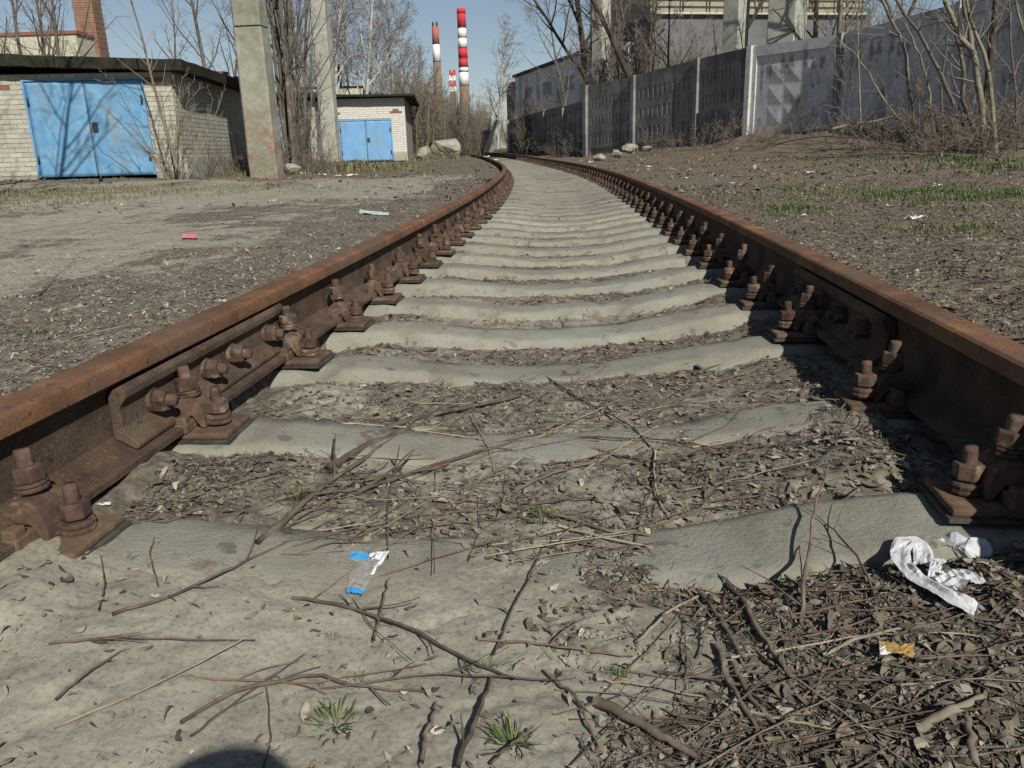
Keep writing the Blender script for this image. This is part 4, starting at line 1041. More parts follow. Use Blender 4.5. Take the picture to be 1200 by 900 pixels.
# trees behind the fence
for k, (px, D, st_, par, mats, lab) in enumerate([
        (742, 34, [((0, 0, 0), (-.12, 0, 1), 11, .12), ((.3, 0, 0), (.10, 0, 1), 10, .10), ((-.4, 0, 0), (-.3, 0, 1), 9, .09)], dict(kids=(20, 10, 6), ratio=(.32, .42, .5), start=.12, rmin=.005), ('bark', 'twig_red'), 'dense reddish tree right of the pale pylon behind the fence'),
        (786, 30, [((0, 0, 0), (-.62, 0, 1), 9, .15), ((.1, 0, .2), (.62, 0, 1), 9, .12), ((-.1, .1, .4), (.05, 0, 1), 6, .06)], dict(kids=(12, 7, 5), ratio=(.36, .42, .45), start=.3, rmin=.005), ('bark_dark', 'twig_red'), 'dark tree forking into two crossed leaning trunks behind the black fence'),
        (700, 37, [((0, 0, 0), (-.10, 0, 1), 14, .17), ((0, 0, 2.4), (-.75, 0, 1), 8, .09)], dict(kids=(14, 9, 6), ratio=(.42, .45, .5), start=.3, rmin=.006), ('bark_dark', 'twig_violet'), 'tall wide bare tree whose limbs reach over the far fence'),
        (672, 44, [((0, 0, 0), (-.15, 0, 1), 9, .10)], dict(kids=(16, 9, 6), ratio=(.42, .45, .5), start=.2, rmin=.006), ('bark', 'twig_violet'), 'rounded bare tree between the low fence and the grey hall'),
        (952, 25, [((0, 0, 0), (.02, 0, 1), 8, .11)], dict(kids=(14, 8, 5), ratio=(.30, .42, .45), start=.1, rmin=.005), ('bark_dark', 'twig_grey'), 'dark upright trunk just right of the broadest pylon'),
        (972, 24, [((0, 0, 0), (.07, 0, 1), 8, .09), ((.3, 0, 0), (-.05, 0, 1), 7, .05)], dict(kids=(14, 8, 5), ratio=(.30, .42, .45), start=.1, rmin=.005), ('bark_pale', 'twig_grey'), 'pale twin stems over the joint of the lit fence panel'),
        (1010, 26, [((0, 0, 0), (.2, 0, 1), 8, .09)], dict(kids=(16, 9, 5), ratio=(.36, .42, .45), start=.15, rmin=.005), ('bark_dark', 'twig_grey'), 'dark leaning tree over the second grey panel')]):
    rg = np.random.default_rng(120 + k)
    build_tree('bare_tree', gnd(px, D), tree_lines(rg, st_, lift=(.04, .03, .02), **par), mats, lab, 'tree', 'bare trees behind the fence')

# saplings in front of the fence, traced stem by stem
def stem_thing(name, pxs, D0, D1, r, mats, label, nk=10, kl=(.3, .9), seed=0, cat='sapling', group='thin saplings in front of the fence', extra=()):
    rg = np.random.default_rng(seed); lines = []; rad = []; kids = []; kr = []
    P0 = None
    for j, pl in enumerate((pxs, *extra)):
        n = len(pl); L = np.array([at(x, y, D0 + (D1 - D0) * i / max(n - 1, 1)) for i, (x, y) in enumerate(pl)])
        if P0 is None: P0 = L[0].copy(); L[0][2] -= .08
        L = L - P0; t = np.linspace(0, 1, n); tt = np.linspace(0, 1, 9); L = np.stack([np.interp(tt, t, L[:, c]) for c in range(3)], 1)
        L[1:-1] += rg.normal(size=(7, 3)) * .012
        lines.append(L); rad.append(np.linspace(r * (1 if j == 0 else .7), r * .45, 9))
        for k in range(nk):
            i = rg.integers(1, 8); w = wander(rg, L[i], side_dir(rg, L[i + 1] - L[i - 1], rg.uniform(.5, 1.0)), rg.uniform(*kl), 5, .13, .04); kids.append(w); kr.append(np.linspace(r * .28, .0025, 5))
            for q in range(2): kids.append(wander(rg, w[rg.integers(1, 4)], side_dir(rg, w[3] - w[1], .8), rg.uniform(.15, .4), 5, .12, .02)); kr.append(np.linspace(.0035, .002, 5))
    return build_tree(name, P0, (lines, rad, kids, kr), mats, label, cat, group, (6, 3))
bp, tp = ('bark_pale', 'twig_grey'), ('bark', 'twig_grey')
stem_thing('sapling', [(1072, 146), (1066, 110), (1062, 60), (1048, 28), (1031, -4), (1020, -40)], 15.2, 15.0, .040, bp, 'pale sapling bending left over the second grey panel', 12, seed=1)
stem_thing('sapling', [(1137, 156), (1118, 118), (1102, 84), (1080, 42), (1054, 8), (1035, -25)], 14.0, 14.2, .038, tp, 'long sapling leaning far left across the grey panels', 10, seed=2)
stem_thing('sapling', [(1150, 178), (1140, 150), (1128, 110), (1126, 60), (1118, 30), (1104, -10)], 12.6, 12.8, .040, tp, 'upright sapling from the near clump, leftmost there', 10, seed=3)
stem_thing('sapling', [(1156, 180), (1150, 130), (1146, 90), (1140, 60), (1131, 30), (1128, -25)], 12.2, 12.3, .055, bp, 'thickest pale sapling in the near clump by the bank', 10, seed=4, extra=([(1142, 64), (1126, 45), (1112, 12), (1100, -30)],))
stem_thing('sapling', [(1168, 184), (1164, 130), (1158, 80), (1146, 42), (1135, 10), (1130, -20)], 11.8, 12.0, .034, bp, 'rightmost pale sapling of the near clump, kinked left', 10, seed=5)
stem_thing('sapling', [(1160, 172), (1158, 120), (1162, 60), (1166, 20), (1170, -25)], 13.6, 13.6, .085, ('bark_dark', 'twig_grey'), 'dark straight trunk behind the near sapling clump', 8, seed=6)
stem_thing('sapling', [(1009, 148), (1008, 110), (1006, 60), (1004, 20), (1002, -20)], 17, 17, .022, bp, 'slim straight sapling by the dark gap of the fence', 8, seed=7)
stem_thing('sapling', [(1052, 132), (1030, 108), (1018, 85), (1000, 62), (986, 50)], 16.4, 16.6, .020, bp, 'short slanting sapling in front of the dark fence gap', 8, seed=8)
stem_thing('sapling', [(1092, 142), (1090, 110), (1078, 66), (1068, 44), (1060, 20)], 14.8, 15, .024, bp, 'thin sapling between the bending one and the long leaning one', 8, seed=9)
stem_thing('sapling', [(987, 166), (986, 130), (990, 100), (982, 88), (976, 60)], 17.8, 17.8, .016, tp, 'small branching sapling before the diamond relief panel', 10, (.3, .7), seed=10, extra=([(989, 104), (992, 80), (994, 55)],))
stem_thing('sapling', [(1106, 150), (1103, 100), (1108, 60), (1116, 20), (1118, -10)], 14.6, 14.6, .022, tp, 'thin dark sapling left of the near clump', 8, seed=12)
stem_thing('sapling', [(1196, 186), (1190, 120), (1186, 60), (1180, -10)], 12.5, 12.6, .022, tp, 'thin sapling at the right edge of the photograph', 10, seed=13)
stem_thing('sapling', [(1240, 190), (1225, 120), (1205, 60), (1188, -10)], 11.5, 11.8, .03, bp, 'sapling rooted beyond the right edge, leaning in', 12, seed=14)
stem_thing('fallen_branch', [(976, 146), (1010, 144), (1035, 140), (1056, 133)], 16.2, 16.0, .028, bp, 'pale fallen branch lying along the foot of the grey fence', 5, (.2, .5), seed=15, cat='branch', group='fallen branches')
stem_thing('fallen_branch', [(905, 165), (960, 158), (1010, 162), (1060, 170)], 14.5, 12.5, .016, tp, 'thin fallen branch on the bank below the relief panel', 6, (.2, .6), seed=16, cat='branch', group='fallen branches')

# low leafless brush along the bank under the grey fence
rg = np.random.default_rng(140)
brush = tree_lines(rg, [((rg.normal() * .3, rg.normal() * .3, 0), (rg.normal() * .6, rg.normal() * .6, .7), rg.uniform(.4, 1.0), .008) for _ in range(14)], (6, 4), (.5, .5), (.7, .8), start=.1, wob=.14, rmin=.003)
br0 = None
for i, (px, D) in enumerate([(1000, 17.5), (1030, 16.5), (1065, 15.2), (1090, 14.5), (1120, 13.6), (1145, 12.8), (1175, 12.4), (1195, 12.5), (1160, 11.2), (1110, 12.6), (960, 19), (925, 20), (890, 21), (850, 22), (800, 23.5), (765, 25), (660, 31), (670, 30), (650, 33), (630, 36), (1185, 10.8), (1075, 13.6)]):
    lab = 'low leafless brush at the foot of ' + ('the low dark fence' if px < 680 else 'the black fence panels' if px < 876 else 'the diamond relief panel' if px < 980 else 'the grey fence panels' if px < 1100 else 'the pale sapling clump')
    if br0 is None: br0 = build_tree('low_brush', gnd(px, D), brush, ('bark', 'twig_red'), lab, 'bush', 'low brush along the fence', (4, 3))
    else: copy_thing(br0, gnd(px, D), R.uniform(0, 6.28), R.uniform(.7, 1.35), lab)
for i, (px, D) in enumerate([(465, 40), (505, 37), (535, 39), (480, 38), (325, 19), (365, 19.5), (335, 18.6), (378, 22), (240, 18), (262, 19.5), (225, 17.5)]):
    copy_thing(br0, gnd(px, D), R.uniform(0, 6.28), R.uniform(.7, 1.2), 'low leafless brush at the foot of the garages and pylons', 'low brush by the garages')

# two trees standing out of the frame whose shadows cross the left garage
for k, (x, y, h, lean) in enumerate([(-7.6, 10.6, 7.5, -.25), (-9.8, 9.0, 8.5, -.05), (-5.6, 6.6, 7.5, -.1)]):
    rg = np.random.default_rng(160 + k)
    build_tree('bare_tree', (x, y, float(zones(x, y)[0]) - .05), tree_lines(rg, [((0, 0, 0), (lean, 0, 1), h, .13), ((0, 0, 1.2), (lean + .5, .1, 1), h * .8, .08)], (11, 7, 4), (.42, .42, .45), start=.3, rmin=.006), ('bark', 'twig_grey'),
               ['bare tree left of the frame, nearest the left garage', 'tallest bare tree left of the frame', 'bare tree left of the frame, nearest the road'][k], 'tree', 'bare trees beside the road')
print('trees done')

# ------------------------------------------------------------------ dead leaves, chips and twigs on the ground
PAL = np.array([(.062, .053, .042), (.110, .095, .075), (.155, .135, .105), (.205, .182, .145), (.120, .094, .070), (.26, .235, .19), (.17, .14, .10), (.10, .092, .082)])
def leaf_batch(X, Y, S, seed, lift=.003, upright=.20):
    """many small bent leaves as one mesh with a colour each"""
    rg = np.random.default_rng(seed); n = len(X)
    Z = gz(X, Y) + lift
    a = rg.uniform(0, 2 * np.pi, n); wd = rg.uniform(.28, .62, n); curl = rg.normal(0, .35, n)
    loc = np.array([(-.5, 0), (-.27, .36), (-.27, -.36), (.02, .5), (.02, -.5), (.30, .30), (.30, -.30), (.54, 0)])
    lx = loc[None, :, 0] * np.ones((n, 1)); ly = loc[None, :, 1] * wd[:, None]
    lz = curl[:, None] * (lx ** 2 - .1) * 1.2 + rg.normal(0, .5, n)[:, None] * np.abs(ly) * .9 + rg.normal(0, .05, (n, 8)); lx = lx + rg.normal(0, .05, (n, 8)); ly = ly * rg.uniform(.75, 1.2, (n, 8))
    curl = curl * np.where(rg.uniform(0, 1, n) < .3, 2.2, 1.0); tx, ty = rg.normal(0, upright, n), rg.normal(0, upright, n)
    lz = lz + tx[:, None] * lx + ty[:, None] * ly
    lz = lz - lz.min(1, keepdims=True) * .75
    c, s = np.cos(a)[:, None], np.sin(a)[:, None]
    V = np.stack([X[:, None] + S[:, None] * (lx * c - ly * s), Y[:, None] + S[:, None] * (lx * s + ly * c), Z[:, None] + S[:, None] * lz], -1)
    b = np.arange(n)[:, None] * 8
    T = np.concatenate([b + np.array([[0, 2, 1]]), b + np.array([[7, 5, 6]])]); Qd = np.concatenate([b + np.array([[1, 2, 4, 3]]), b + np.array([[3, 4, 6, 5]])])
    ci = PAL[rg.integers(0, len(PAL), n)] * rg.uniform(.75, 1.3, n)[:, None]
    return V.reshape(-1, 3), Qd, T, np.repeat(ci, 8, 0)
def stuff_mesh(name, V, Qd, T, Cc, mat):
    me = mesh_np(name, V, Qd, T, smooth=False)
    ca = me.color_attributes.new('Col', 'FLOAT_COLOR', 'POINT'); ca.data.foreach_set('color', np.c_[Cc, np.ones(len(Cc))].astype(np.float32).ravel())
    o = link(name, me, M[mat]); o['kind'] = 'stuff'; return o
rg = np.random.default_rng(200)
def sample(n, ymin, ymax, pw, xspan):
    """points denser near the camera"""
    t = rg.uniform(0, 1, n) ** pw; y = ymin + (ymax - ymin) * t; x = rg.uniform(-1, 1, n) * (xspan[0] + xspan[1] * y); return x, y
X, Y = sample(230000, .55, 9, 1.9, (.35, .78))
z_, d_, b_, m_, in_, r_, t_ = zones(X, Y)
uu = np.abs(X - xc(Y)); outL, outR = xl(Y) - X, X - xr(Y)
onrail = ((outL > -.075) & (outL < .085)) | ((outR > -.075) & (outR < .085))
sl_top = np.zeros(len(X), bool)
for y0, a_ in zip(SY, SA):                                  # keep most of the litter off the bare sleeper tops
    dy = (Y - y0) * math.cos(a_) - (X - float(xc(y0))) * math.sin(a_); sl_top |= (np.abs(dy) < .10)
sl_top &= in_ & ((Y > 1.35) | (uu > .33))
prob = (1 - d_) ** 1.6 * np.where(in_, .55, np.where(outR > 0, .95, .70)) + .015 + .05 * ((outL > 0) & (Y > 2.5))
prob = prob * np.where(sl_top, .11, 1) * np.where(np.abs(fbm(X, Y, 3, 3, 301)) > .02, 1, .5) * (.45 + 1.1 * (fbm(X, Y, 5, 3, 305) + .5))
prob = prob * np.where(in_ & (Y > 5.8), .25, 1) * np.where((outL > 0) & (outL < .75), 1.3, 1) * np.where((X > .45) & (Y < 1.5) & in_, 1.7, 1)
keep = (rg.uniform(0, 1, len(X)) < prob) & ~onrail
X, Y = X[keep], Y[keep]
S = rg.lognormal(math.log(.0088), .5, len(X)) * (1 + .08 * Y); S = np.clip(S, .003, np.where(Y < 2, .024, .05))
print('leaves', len(X))
oL = xl(Y) - X; S = np.where(oL > .08, S * .62, S); V, Qd, T, Cc = leaf_batch(X, Y, S, 201); Cc = np.where(np.repeat(oL > .08, 8)[:, None], Cc * 1.2 + .035, Cc)
stuff_mesh('leaf_litter', V, Qd, T, Cc, 'leafmix')
# farther leaves on the right bank and along the road
X, Y = sample(60000, 7.5, 26, 1.0, (1.5, .72)); z_, d_, b_, m_, in_, r_, t_ = zones(X, Y); oL, oR = xl(Y) - X, X - xr(Y)
k_ = ((oR > .12) & (t_ < .99) & (rg.uniform(0, 1, len(X)) < .85)) | ((oL > .12) & (rg.uniform(0, 1, len(X)) < .55 * (1 - d_) + .10)); k_ &= fbm(X, Y, .9, 3, 311) > -.12
X, Y = X[k_], Y[k_]; S = np.clip(rg.lognormal(math.log(.030), .5, len(X)), .012, .11)
stuff_mesh('bank_leaves', *leaf_batch(X, Y, S, 207, .004, .3), 'leafmix')
# crumbs of soil
X, Y = sample(90000, .55, 4.2, 1.6, (.3, .75)); z_, d_, b_, m_, in_, r_, t_ = zones(X, Y); oL, oR = xl(Y) - X, X - xr(Y)
k_ = ~(((oL > -.1) & (oL < .09)) | ((oR > -.1) & (oR < .09))) & (rg.uniform(0, 1, len(X)) < np.where(in_, .62 - .72 * d_, .35)); X, Y = X[k_], Y[k_]; n_c = len(X)
S = np.clip(rg.lognormal(math.log(.0023), .5, n_c), .001, .008) * (1 + .10 * Y); O6 = np.array([(1, 0, 0), (0, 1, 0), (-1, 0, 0), (0, -1, 0), (0, 0, .9), (0, 0, -.6)]) * 1.0
V = np.stack([X, Y, gz(X, Y) + S * .25], -1)[:, None] + S[:, None, None] * (O6[None] * rg.uniform(.6, 1.3, (n_c, 6, 1)) + rg.normal(0, .18, (n_c, 6, 3)))
T = np.arange(n_c)[:, None, None] * 6 + np.array([[0, 1, 4], [1, 2, 4], [2, 3, 4], [3, 0, 4]])[None]
c_ = np.array([(.115, .098, .076), (.15, .13, .105), (.20, .18, .145), (.085, .072, .058)])[rg.integers(0, 4, n_c)] * rg.uniform(.8, 1.2, n_c)[:, None]
c_ = c_ * (1 - d_[k_])[:, None] + np.array([.27, .25, .205]) * d_[k_][:, None]
stuff_mesh('soil_crumbs', V.reshape(-1, 3), np.zeros((0, 4), int), T.reshape(-1, 3), np.repeat(c_, 6, 0), 'leafmix')
# pale stone chips and crumbs beside the left rail and between the rails
X, Y = sample(26000, .6, 12, 1.6, (.4, .75)); z_, d_, *_r = zones(X, Y); outL = xl(Y) - X; outR = X - xr(Y)
k_ = (((outL > .09) & (outL < 1.1)) | ((outR > .09) & (rg.uniform(0, 1, len(X)) < .35)) | ((outL < -.09) & (outR < -.09) & (rg.uniform(0, 1, len(X)) < .16)))
X, Y = X[k_], Y[k_]; S = np.clip(rg.lognormal(math.log(.0075), .4, len(X)) * (1 + .08 * Y), .003, .035)
V, Qd, T, Cc = leaf_batch(X, Y, S, 203, .002, .6)
stuff_mesh('stone_chips', V, Qd, T, np.clip(Cc * 1.25 + .03, 0, .5), 'leafmix')

# fine twig litter (past counting)
def twig_batch(n, seed, ymin, ymax, xs, lo, hi):
    rg = np.random.default_rng(seed); X, Y = sample(n * 3, ymin, ymax, 1.5, xs); z_, d_, *_r = zones(X, Y); outL = xl(Y) - X; outR = X - xr(Y)
    inn = (outL < -.1) & (outR < -.1)
    k_ = (rg.uniform(0, 1, len(X)) < np.where(inn, (.30 + .70 * (fbm(X, Y, 3, 3, 401) > .0)) * np.clip(1.02 - 1.15 * d_, .02, 1) ** 1.5, np.where(outR > .12, .7, np.where(outL > .12, .18, 0)))); X, Y = X[k_][:n], Y[k_][:n]
    a = np.where(rg.uniform(0, 1, len(X)) < .35, rg.normal(.15, .5, len(X)), rg.uniform(0, 3.14, len(X))); L = rg.uniform(lo, hi, len(X)) * (1 + .05 * Y)
    t = np.linspace(-.5, .5, 5); bend = rg.normal(0, .17, len(X))
    px = X[:, None] + L[:, None] * (t * np.cos(a)[:, None] - bend[:, None] * (t ** 2 * 4 - .5) * np.sin(a)[:, None]); py = Y[:, None] + L[:, None] * (t * np.sin(a)[:, None] + bend[:, None] * (t ** 2 * 4 - .5) * np.cos(a)[:, None])
    pz = gz(px, py); pz = pz * .35 + pz.mean(1, keepdims=True) * .65 + .004 + np.abs(rg.normal(0, .10, (len(X), 1))) * L[:, None] * (t[None] + .5) * .8
    P = np.stack([px, py, pz], -1); r = rg.uniform(.0006, .0016, len(X)) * (1 + .06 * Y)
    return list(P), [np.linspace(q, q * .6, 5) for q in r]
for nm, args in (('twig_litter', (3000, 210, .6, 8, (.35, .75), .025, .10)),):
    ls, rs_ = twig_batch(*args); V, Qd = tubes_arrays(ls, rs_, 3)
    o = link(nm, mesh_np(nm, V, Qd), M['stick']); o['kind'] = 'stuff'

for nm, mt, args, rr_ in (('straw_litter', 'stick_pale', (2600, 214, .6, 6, (.35, .75), .010, .040), .55), ('fibre_litter', 'stick', (8000, 216, .6, 7, (.35, .75), .008, .035), .6)):
    ls, rs_ = twig_batch(*args); V, Qd = tubes_arrays(ls, [r_ * rr_ for r_ in rs_], 3)
    o = link(nm, mesh_np(nm, V, Qd), M[mt]); o['kind'] = 'stuff'

# single leaves one can pick out
def leaf_mesh(seed):
    rr = random.Random(seed); b = MB(); n = 6; V = []
    cu, fo, tw = rr.uniform(-.5, .7), rr.uniform(-.5, .6), rr.uniform(-.5, .5); w = rr.uniform(.42, .62)
    for i in range(n + 1):
        t = i / n; hw = w * .5 * math.sin(math.pi * min(1, t * .92 + .05)) ** .8 * (1 + .12 * math.sin(t * 19 + seed)); x = t - .5; zc = cu * (x * x) * 1.3
        for s in (-1, -.5, 0, .5, 1):
            V.append((x, hw * s, zc + fo * abs(s) * hw * 1.3 + tw * x * s * hw + rr.uniform(-.012, .012)))
    zm = min(v[2] for v in V); V = [(x, y, z - zm) for x, y, z in V]
    Fs = [(i * 5 + k, (i + 1) * 5 + k, (i + 1) * 5 + k + 1, i * 5 + k + 1) for i in range(n) for k in range(4)]
    b.add(V, Fs, True); me = b.mesh('dead_leaf'); me.materials.append(M['leaf']); return me
LM = [leaf_mesh(k) for k in range(9)]
rg = np.random.default_rng(220); n_l = 0
LG = {'a': ('curled brown dead leaf in the dark litter at the near right of the track', 'dead leaves in the near right litter'), 'b': ('dead leaf lying in the soil between two near sleepers', 'dead leaves between the sleepers'), 'c': ('dead leaf on the brown ground beyond the right rail', 'dead leaves beyond the right rail')}
while n_l < 290:
    zone = 'a' if n_l < 150 else ('b' if n_l < 225 else 'c')
    if zone == 'a': x, y = rg.uniform(.22, .78), rg.uniform(.62, 1.75)
    elif zone == 'b': x, y = rg.uniform(-.62, .72), rg.uniform(1.2, 2.7)
    else: x, y = rg.uniform(1.15, 2.6), rg.uniform(1.6, 3.6)
    if zone == 'c' and x < float(xr(y)) + .12: continue
    if zone != 'c' and (x > float(xr(y)) - .12 or x < float(xl(y)) + .12): continue
    if any(abs((y - y0) * math.cos(a_) - (x - float(xc(y0))) * math.sin(a_)) < .11 for y0, a_ in zip(SY[1:6], SA[1:6])): continue
    o = link('dead_leaf', LM[rg.integers(0, 9)], None, None, (x, y, float(gz(x, y)) + .003)); s = rg.uniform(.014, .034); o.scale = (s,) * 3
    o.rotation_euler = (rg.normal() * .22, rg.normal() * .22, rg.uniform(0, 6.28)); tag(o, LG[zone][0], 'leaf', LG[zone][1]); n_l += 1

# ------------------------------------------------------------------ single twigs and sticks
def twig(pl, r, mat, label, group=None, lifts=(0.004,), kids=0, seed=0, name='twig', flatc=True, n=14):
    """stick lying on the ground along picture points (each point unprojected to the ground)"""
    r = r * (1.35 if 'bundle' in label else .8); rg = np.random.default_rng(seed + 1000); P = np.array([hit(px, py) for px, py in pl]); k = len(P)
    tt = np.linspace(0, k - 1, n); P = np.stack([np.interp(tt, range(k), P[:, c]) for c in range(3)], 1)
    g = gz(P[:, 0], P[:, 1]); lf = np.interp(np.linspace(0, 1, n), np.linspace(0, 1, len(lifts)), lifts)
    zs_ = np.convolve(np.pad(g, 3, mode='edge'), np.ones(7) / 7, 'valid'); P[:, 2] = np.maximum(zs_, g - .003) + r * .7 + lf
    P[1:-1] += rg.normal(0, min(r * .45, .0011), (n - 2, 3)); P[:, 2] += 0
    o0 = P[0].copy(); P = P - o0; lines = [P]; rads = [np.linspace(r, r * .55, n) * (1 + .07 * rg.normal(size=n))]
    for q in range(kids):
        i = rg.integers(2, n - 3); L = float(np.linalg.norm(P[-1])) * rg.uniform(.12, .32); d = side_dir(rg, P[i + 1] - P[i], rg.uniform(.5, .9)); d[2] = abs(d[2]) * .35
        w = wander(rg, P[i], d, L, n, .05, .0); lines.append(w); rads.append(np.linspace(r * .5, r * .25, n))
    V, Qd = tubes_arrays(lines, rads, 7); Nn = len(lines)
    caps = []
    for j in range(Nn):
        b = j * n * 7; caps += [[b, b + 1 + q, b + 2 + q] for q in range(5)] + [[b + (n - 1) * 7, b + (n - 1) * 7 + 2 + q, b + (n - 1) * 7 + 1 + q] for q in range(5)]
    o = link(name, mesh_np(name, V, Qd, np.array(caps)), M[mat], None, o0); return tag(o, label, 'stick' if name == 'stick' else 'twig', group)
TW = [
 ([(342, 702), (400, 712), (480, 742), (560, 785), (602, 800)], .0034, 'stick', 'long brown twig sloping across the near dried mud', 3),
 ([(560, 752), (650, 764), (742, 772)], .0021, 'stick_red', 'straight reddish twig lying flat in the near foreground', 0),
 ([(212, 850), (280, 812), (370, 797), (430, 812), (502, 815)], .0033, 'stick', 'bowed brown twig arching over the near left mud', 2),
 ([(852, 690), (890, 745), (934, 812)], .0058, 'stick', 'thick straight grey stick in the dark near right litter', 0),
 ([(698, 828), (760, 862), (822, 898)], .0080, 'stick', 'thickest stubby stick at the bottom of the track', 0),
 ([(822, 702), (846, 738), (872, 782)], .0050, 'stick', 'dark stick lying beside the thick straight grey one', 1),
 ([(746, 756), (790, 716), (852, 686)], .0032, 'stick_pale', 'pale arched stick ending at the thick straight one', 0),
 ([(964, 773), (1010, 755), (1072, 737)], .0034, 'stick_pale', 'bare pale stick below the white paper ribbon', 0),
 ([(58, 757), (150, 752), (300, 756)], .0022, 'stick', 'thin twig lying level across the near left mud', 2),
 ([(66, 824), (108, 792), (148, 764)], .0024, 'stick', 'short straight twig on the near left mud', 0),
 ([(132, 722), (190, 706), (255, 682), (300, 655), (345, 636)], .0030, 'stick', 'brown branching twig in front of the first sleeper', 2),
 ([(494, 900), (502, 862), (512, 828)], .0034, 'stick', 'short dark twig at the bottom edge of the mud', 0),
 ([(536, 905), (556, 858), (576, 798)], .0045, 'stick', 'dark stick crossing the long brown twig near the bottom', 1),
 ([(578, 772), (600, 720), (622, 680), (637, 640)], .0022, 'stick', 'thin curved twig on the mud below the green weed', 0),
 ([(438, 756), (448, 715), (458, 680)], .0028, 'stick', 'short upright looking twig beside the blue film', 0),
 ([(300, 642), (345, 605), (400, 560), (475, 508)], .0044, 'stick', 'long dark branch running up to the brush bundle', 2),
 ([(382, 556), (430, 528), (484, 504)], .0064, 'stick', 'thickest branch of the brush bundle', 0),
 ([(428, 511), (520, 490), (575, 478), (622, 464)], .0050, 'stick', 'long branch leading from the brush bundle up to the right', 2),
 ([(494, 556), (560, 530), (640, 516), (702, 520)], .0034, 'stick_red', 'orange brown twig across the second sleeper', 1),
 ([(568, 597), (640, 560), (722, 533)], .0034, 'stick', 'twig below the second sleeper, slanting up', 1),
 ([(400, 585), (470, 560), (545, 540), (600, 522)], .0036, 'stick', 'twig slanting out of the brush bundle to the second sleeper', 2),
 ([(640, 443), (690, 475), (740, 505), (762, 526)], .0030, 'stick', 'crooked twig hanging down from the third sleeper', 2),
 ([(768, 530), (766, 560), (772, 590), (786, 612)], .0030, 'stick_pale', 'curved grey twig standing out right of the middle', 0),
 ([(690, 527), (740, 540), (800, 552), (850, 580)], .0032, 'stick', 'twig lying over the right half of the second sleeper', 1),
 ([(640, 604), (720, 628), (800, 640), (872, 640)], .0040, 'stick', 'upper of two long parallel sticks right of the green weed', 1),
 ([(655, 618), (730, 640), (790, 655), (850, 664)], .0030, 'stick_pale', 'lower of two long parallel sticks right of the green weed', 1),
 ([(186, 690), (176, 655), (186, 622)], .0016, 'stick_red', 'thin forked twig on the left end of the first sleeper', 1),
 ([(116, 718), (124, 690), (118, 652)], .0016, 'stick_red', 'thin twig standing at the left fastening of the first sleeper', 0),
 ([(560, 455), (580, 438), (610, 425)], .0036, 'stick', 'dark twig lying on the third sleeper, left of its middle', 1),
 ([(692, 428), (714, 430)], .0050, 'stick', 'short stub of bark on the third sleeper', 0),
 ([(728, 418), (770, 432), (830, 437)], .0030, 'stick_red', 'reddish twig over the right part of the third sleeper', 2),
 ([(800, 470), (850, 448), (895, 432)], .0026, 'stick_red', 'reddish twig in the soil above the second sleeper right end', 0),
 ([(520, 602), (560, 570), (600, 545)], .0030, 'stick', 'twig just below the middle of the second sleeper', 1),
 ([(760, 620), (820, 600), (880, 592)], .0026, 'stick_red', 'reddish twig in the soil left of the first sleeper right end', 1),
 ([(868, 690), (920, 700), (975, 695)], .0024, 'stick', 'twig under the first sleeper right end', 1),
 ([(890, 800), (960, 802), (1060, 800), (1120, 806)], .0026, 'stick', 'dark twig lying level below the yellow wrapper', 1),
 ([(870, 835), (930, 850), (990, 862)], .0024, 'stick_pale', 'thin pale straw twig in the near right litter', 0),
 ([(1140, 905), (1136, 870), (1132, 845)], .0060, 'stick', 'stubby brown stick at the bottom right corner', 0),
 ([(1075, 862), (1110, 845), (1150, 822)], .0075, 'stick_pale', 'flat pale bark strip at the bottom right', 0),
 ([(640, 790), (680, 830), (700, 880)], .0030, 'stick', 'dark twig left of the thickest stubby stick', 2),
 ([(700, 800), (760, 810), (830, 822)], .0026, 'stick_pale', 'thin pale twig above the thickest stubby stick', 1),
 ([(770, 790), (820, 800), (880, 812), (930, 830)], .0030, 'stick', 'twig running beneath the thick straight grey stick', 2),
 ([(840, 760), (850, 800), (880, 850), (900, 890)], .0030, 'stick', 'long dark twig among the near right bundle', 2),
 ([(860, 780), (880, 830), (930, 880)], .0028, 'stick', 'second dark twig of the near right bundle', 2),
 ([(620, 860), (600, 880), (575, 900)], .0034, 'stick', 'dark twig at the foot of the bottom weed', 1),
 ([(690, 261), (720, 254), (745, 250)], .0110, 'stick', 'dark branch lying across the track well beyond the near sleepers', 1),
 ([(560, 262), (600, 262), (640, 261)], .0100, 'stick_red', 'dark red stick between two sleepers in mid distance', 1),
 ([(498, 333), (510, 318), (522, 290)], .0040, 'stick_pale', 'bent pale straw standing at the left fastenings', 0),
 ([(752, 293), (756, 275), (757, 265)], .0036, 'stick', 'thin twig standing near the right rail in mid distance', 1),
 ([(655, 375), (665, 362), (672, 352)], .0030, 'stick', 'thin twig across the fifth sleeper', 1),
 ([(660, 404), (664, 390), (658, 378)], .0030, 'stick', 'short dark twig across the fourth sleeper', 1),
]
for i, (pl, r, mt, lab, kids) in enumerate(TW):
    twig(pl, r, mt, lab, 'twigs and sticks lying on the track', (.003, .007, .003), kids, i, 'stick' if r > .0045 else 'twig')
t = twig([(938, 738), (941, 700), (950, 640), (966, 598)], .0040, 'stick', 'reddish brown stick leaning up over the first sleeper right end', 'twigs and sticks lying on the track', (.0, .022, .05, .085), 1, 77)
t = twig([(1030, 712), (1000, 672), (970, 640), (935, 628)], .0024, 'stick', 'forked twig beside the leaning stick', 'twigs and sticks lying on the track', (.002, .03, .035, .012), 3, 78)
t = twig([(912, 575), (935, 640), (938, 700)], .0018, 'stick', 'thin twig propped against the leaning stick', 'twigs and sticks lying on the track', (.004, .02, .03), 1, 79)
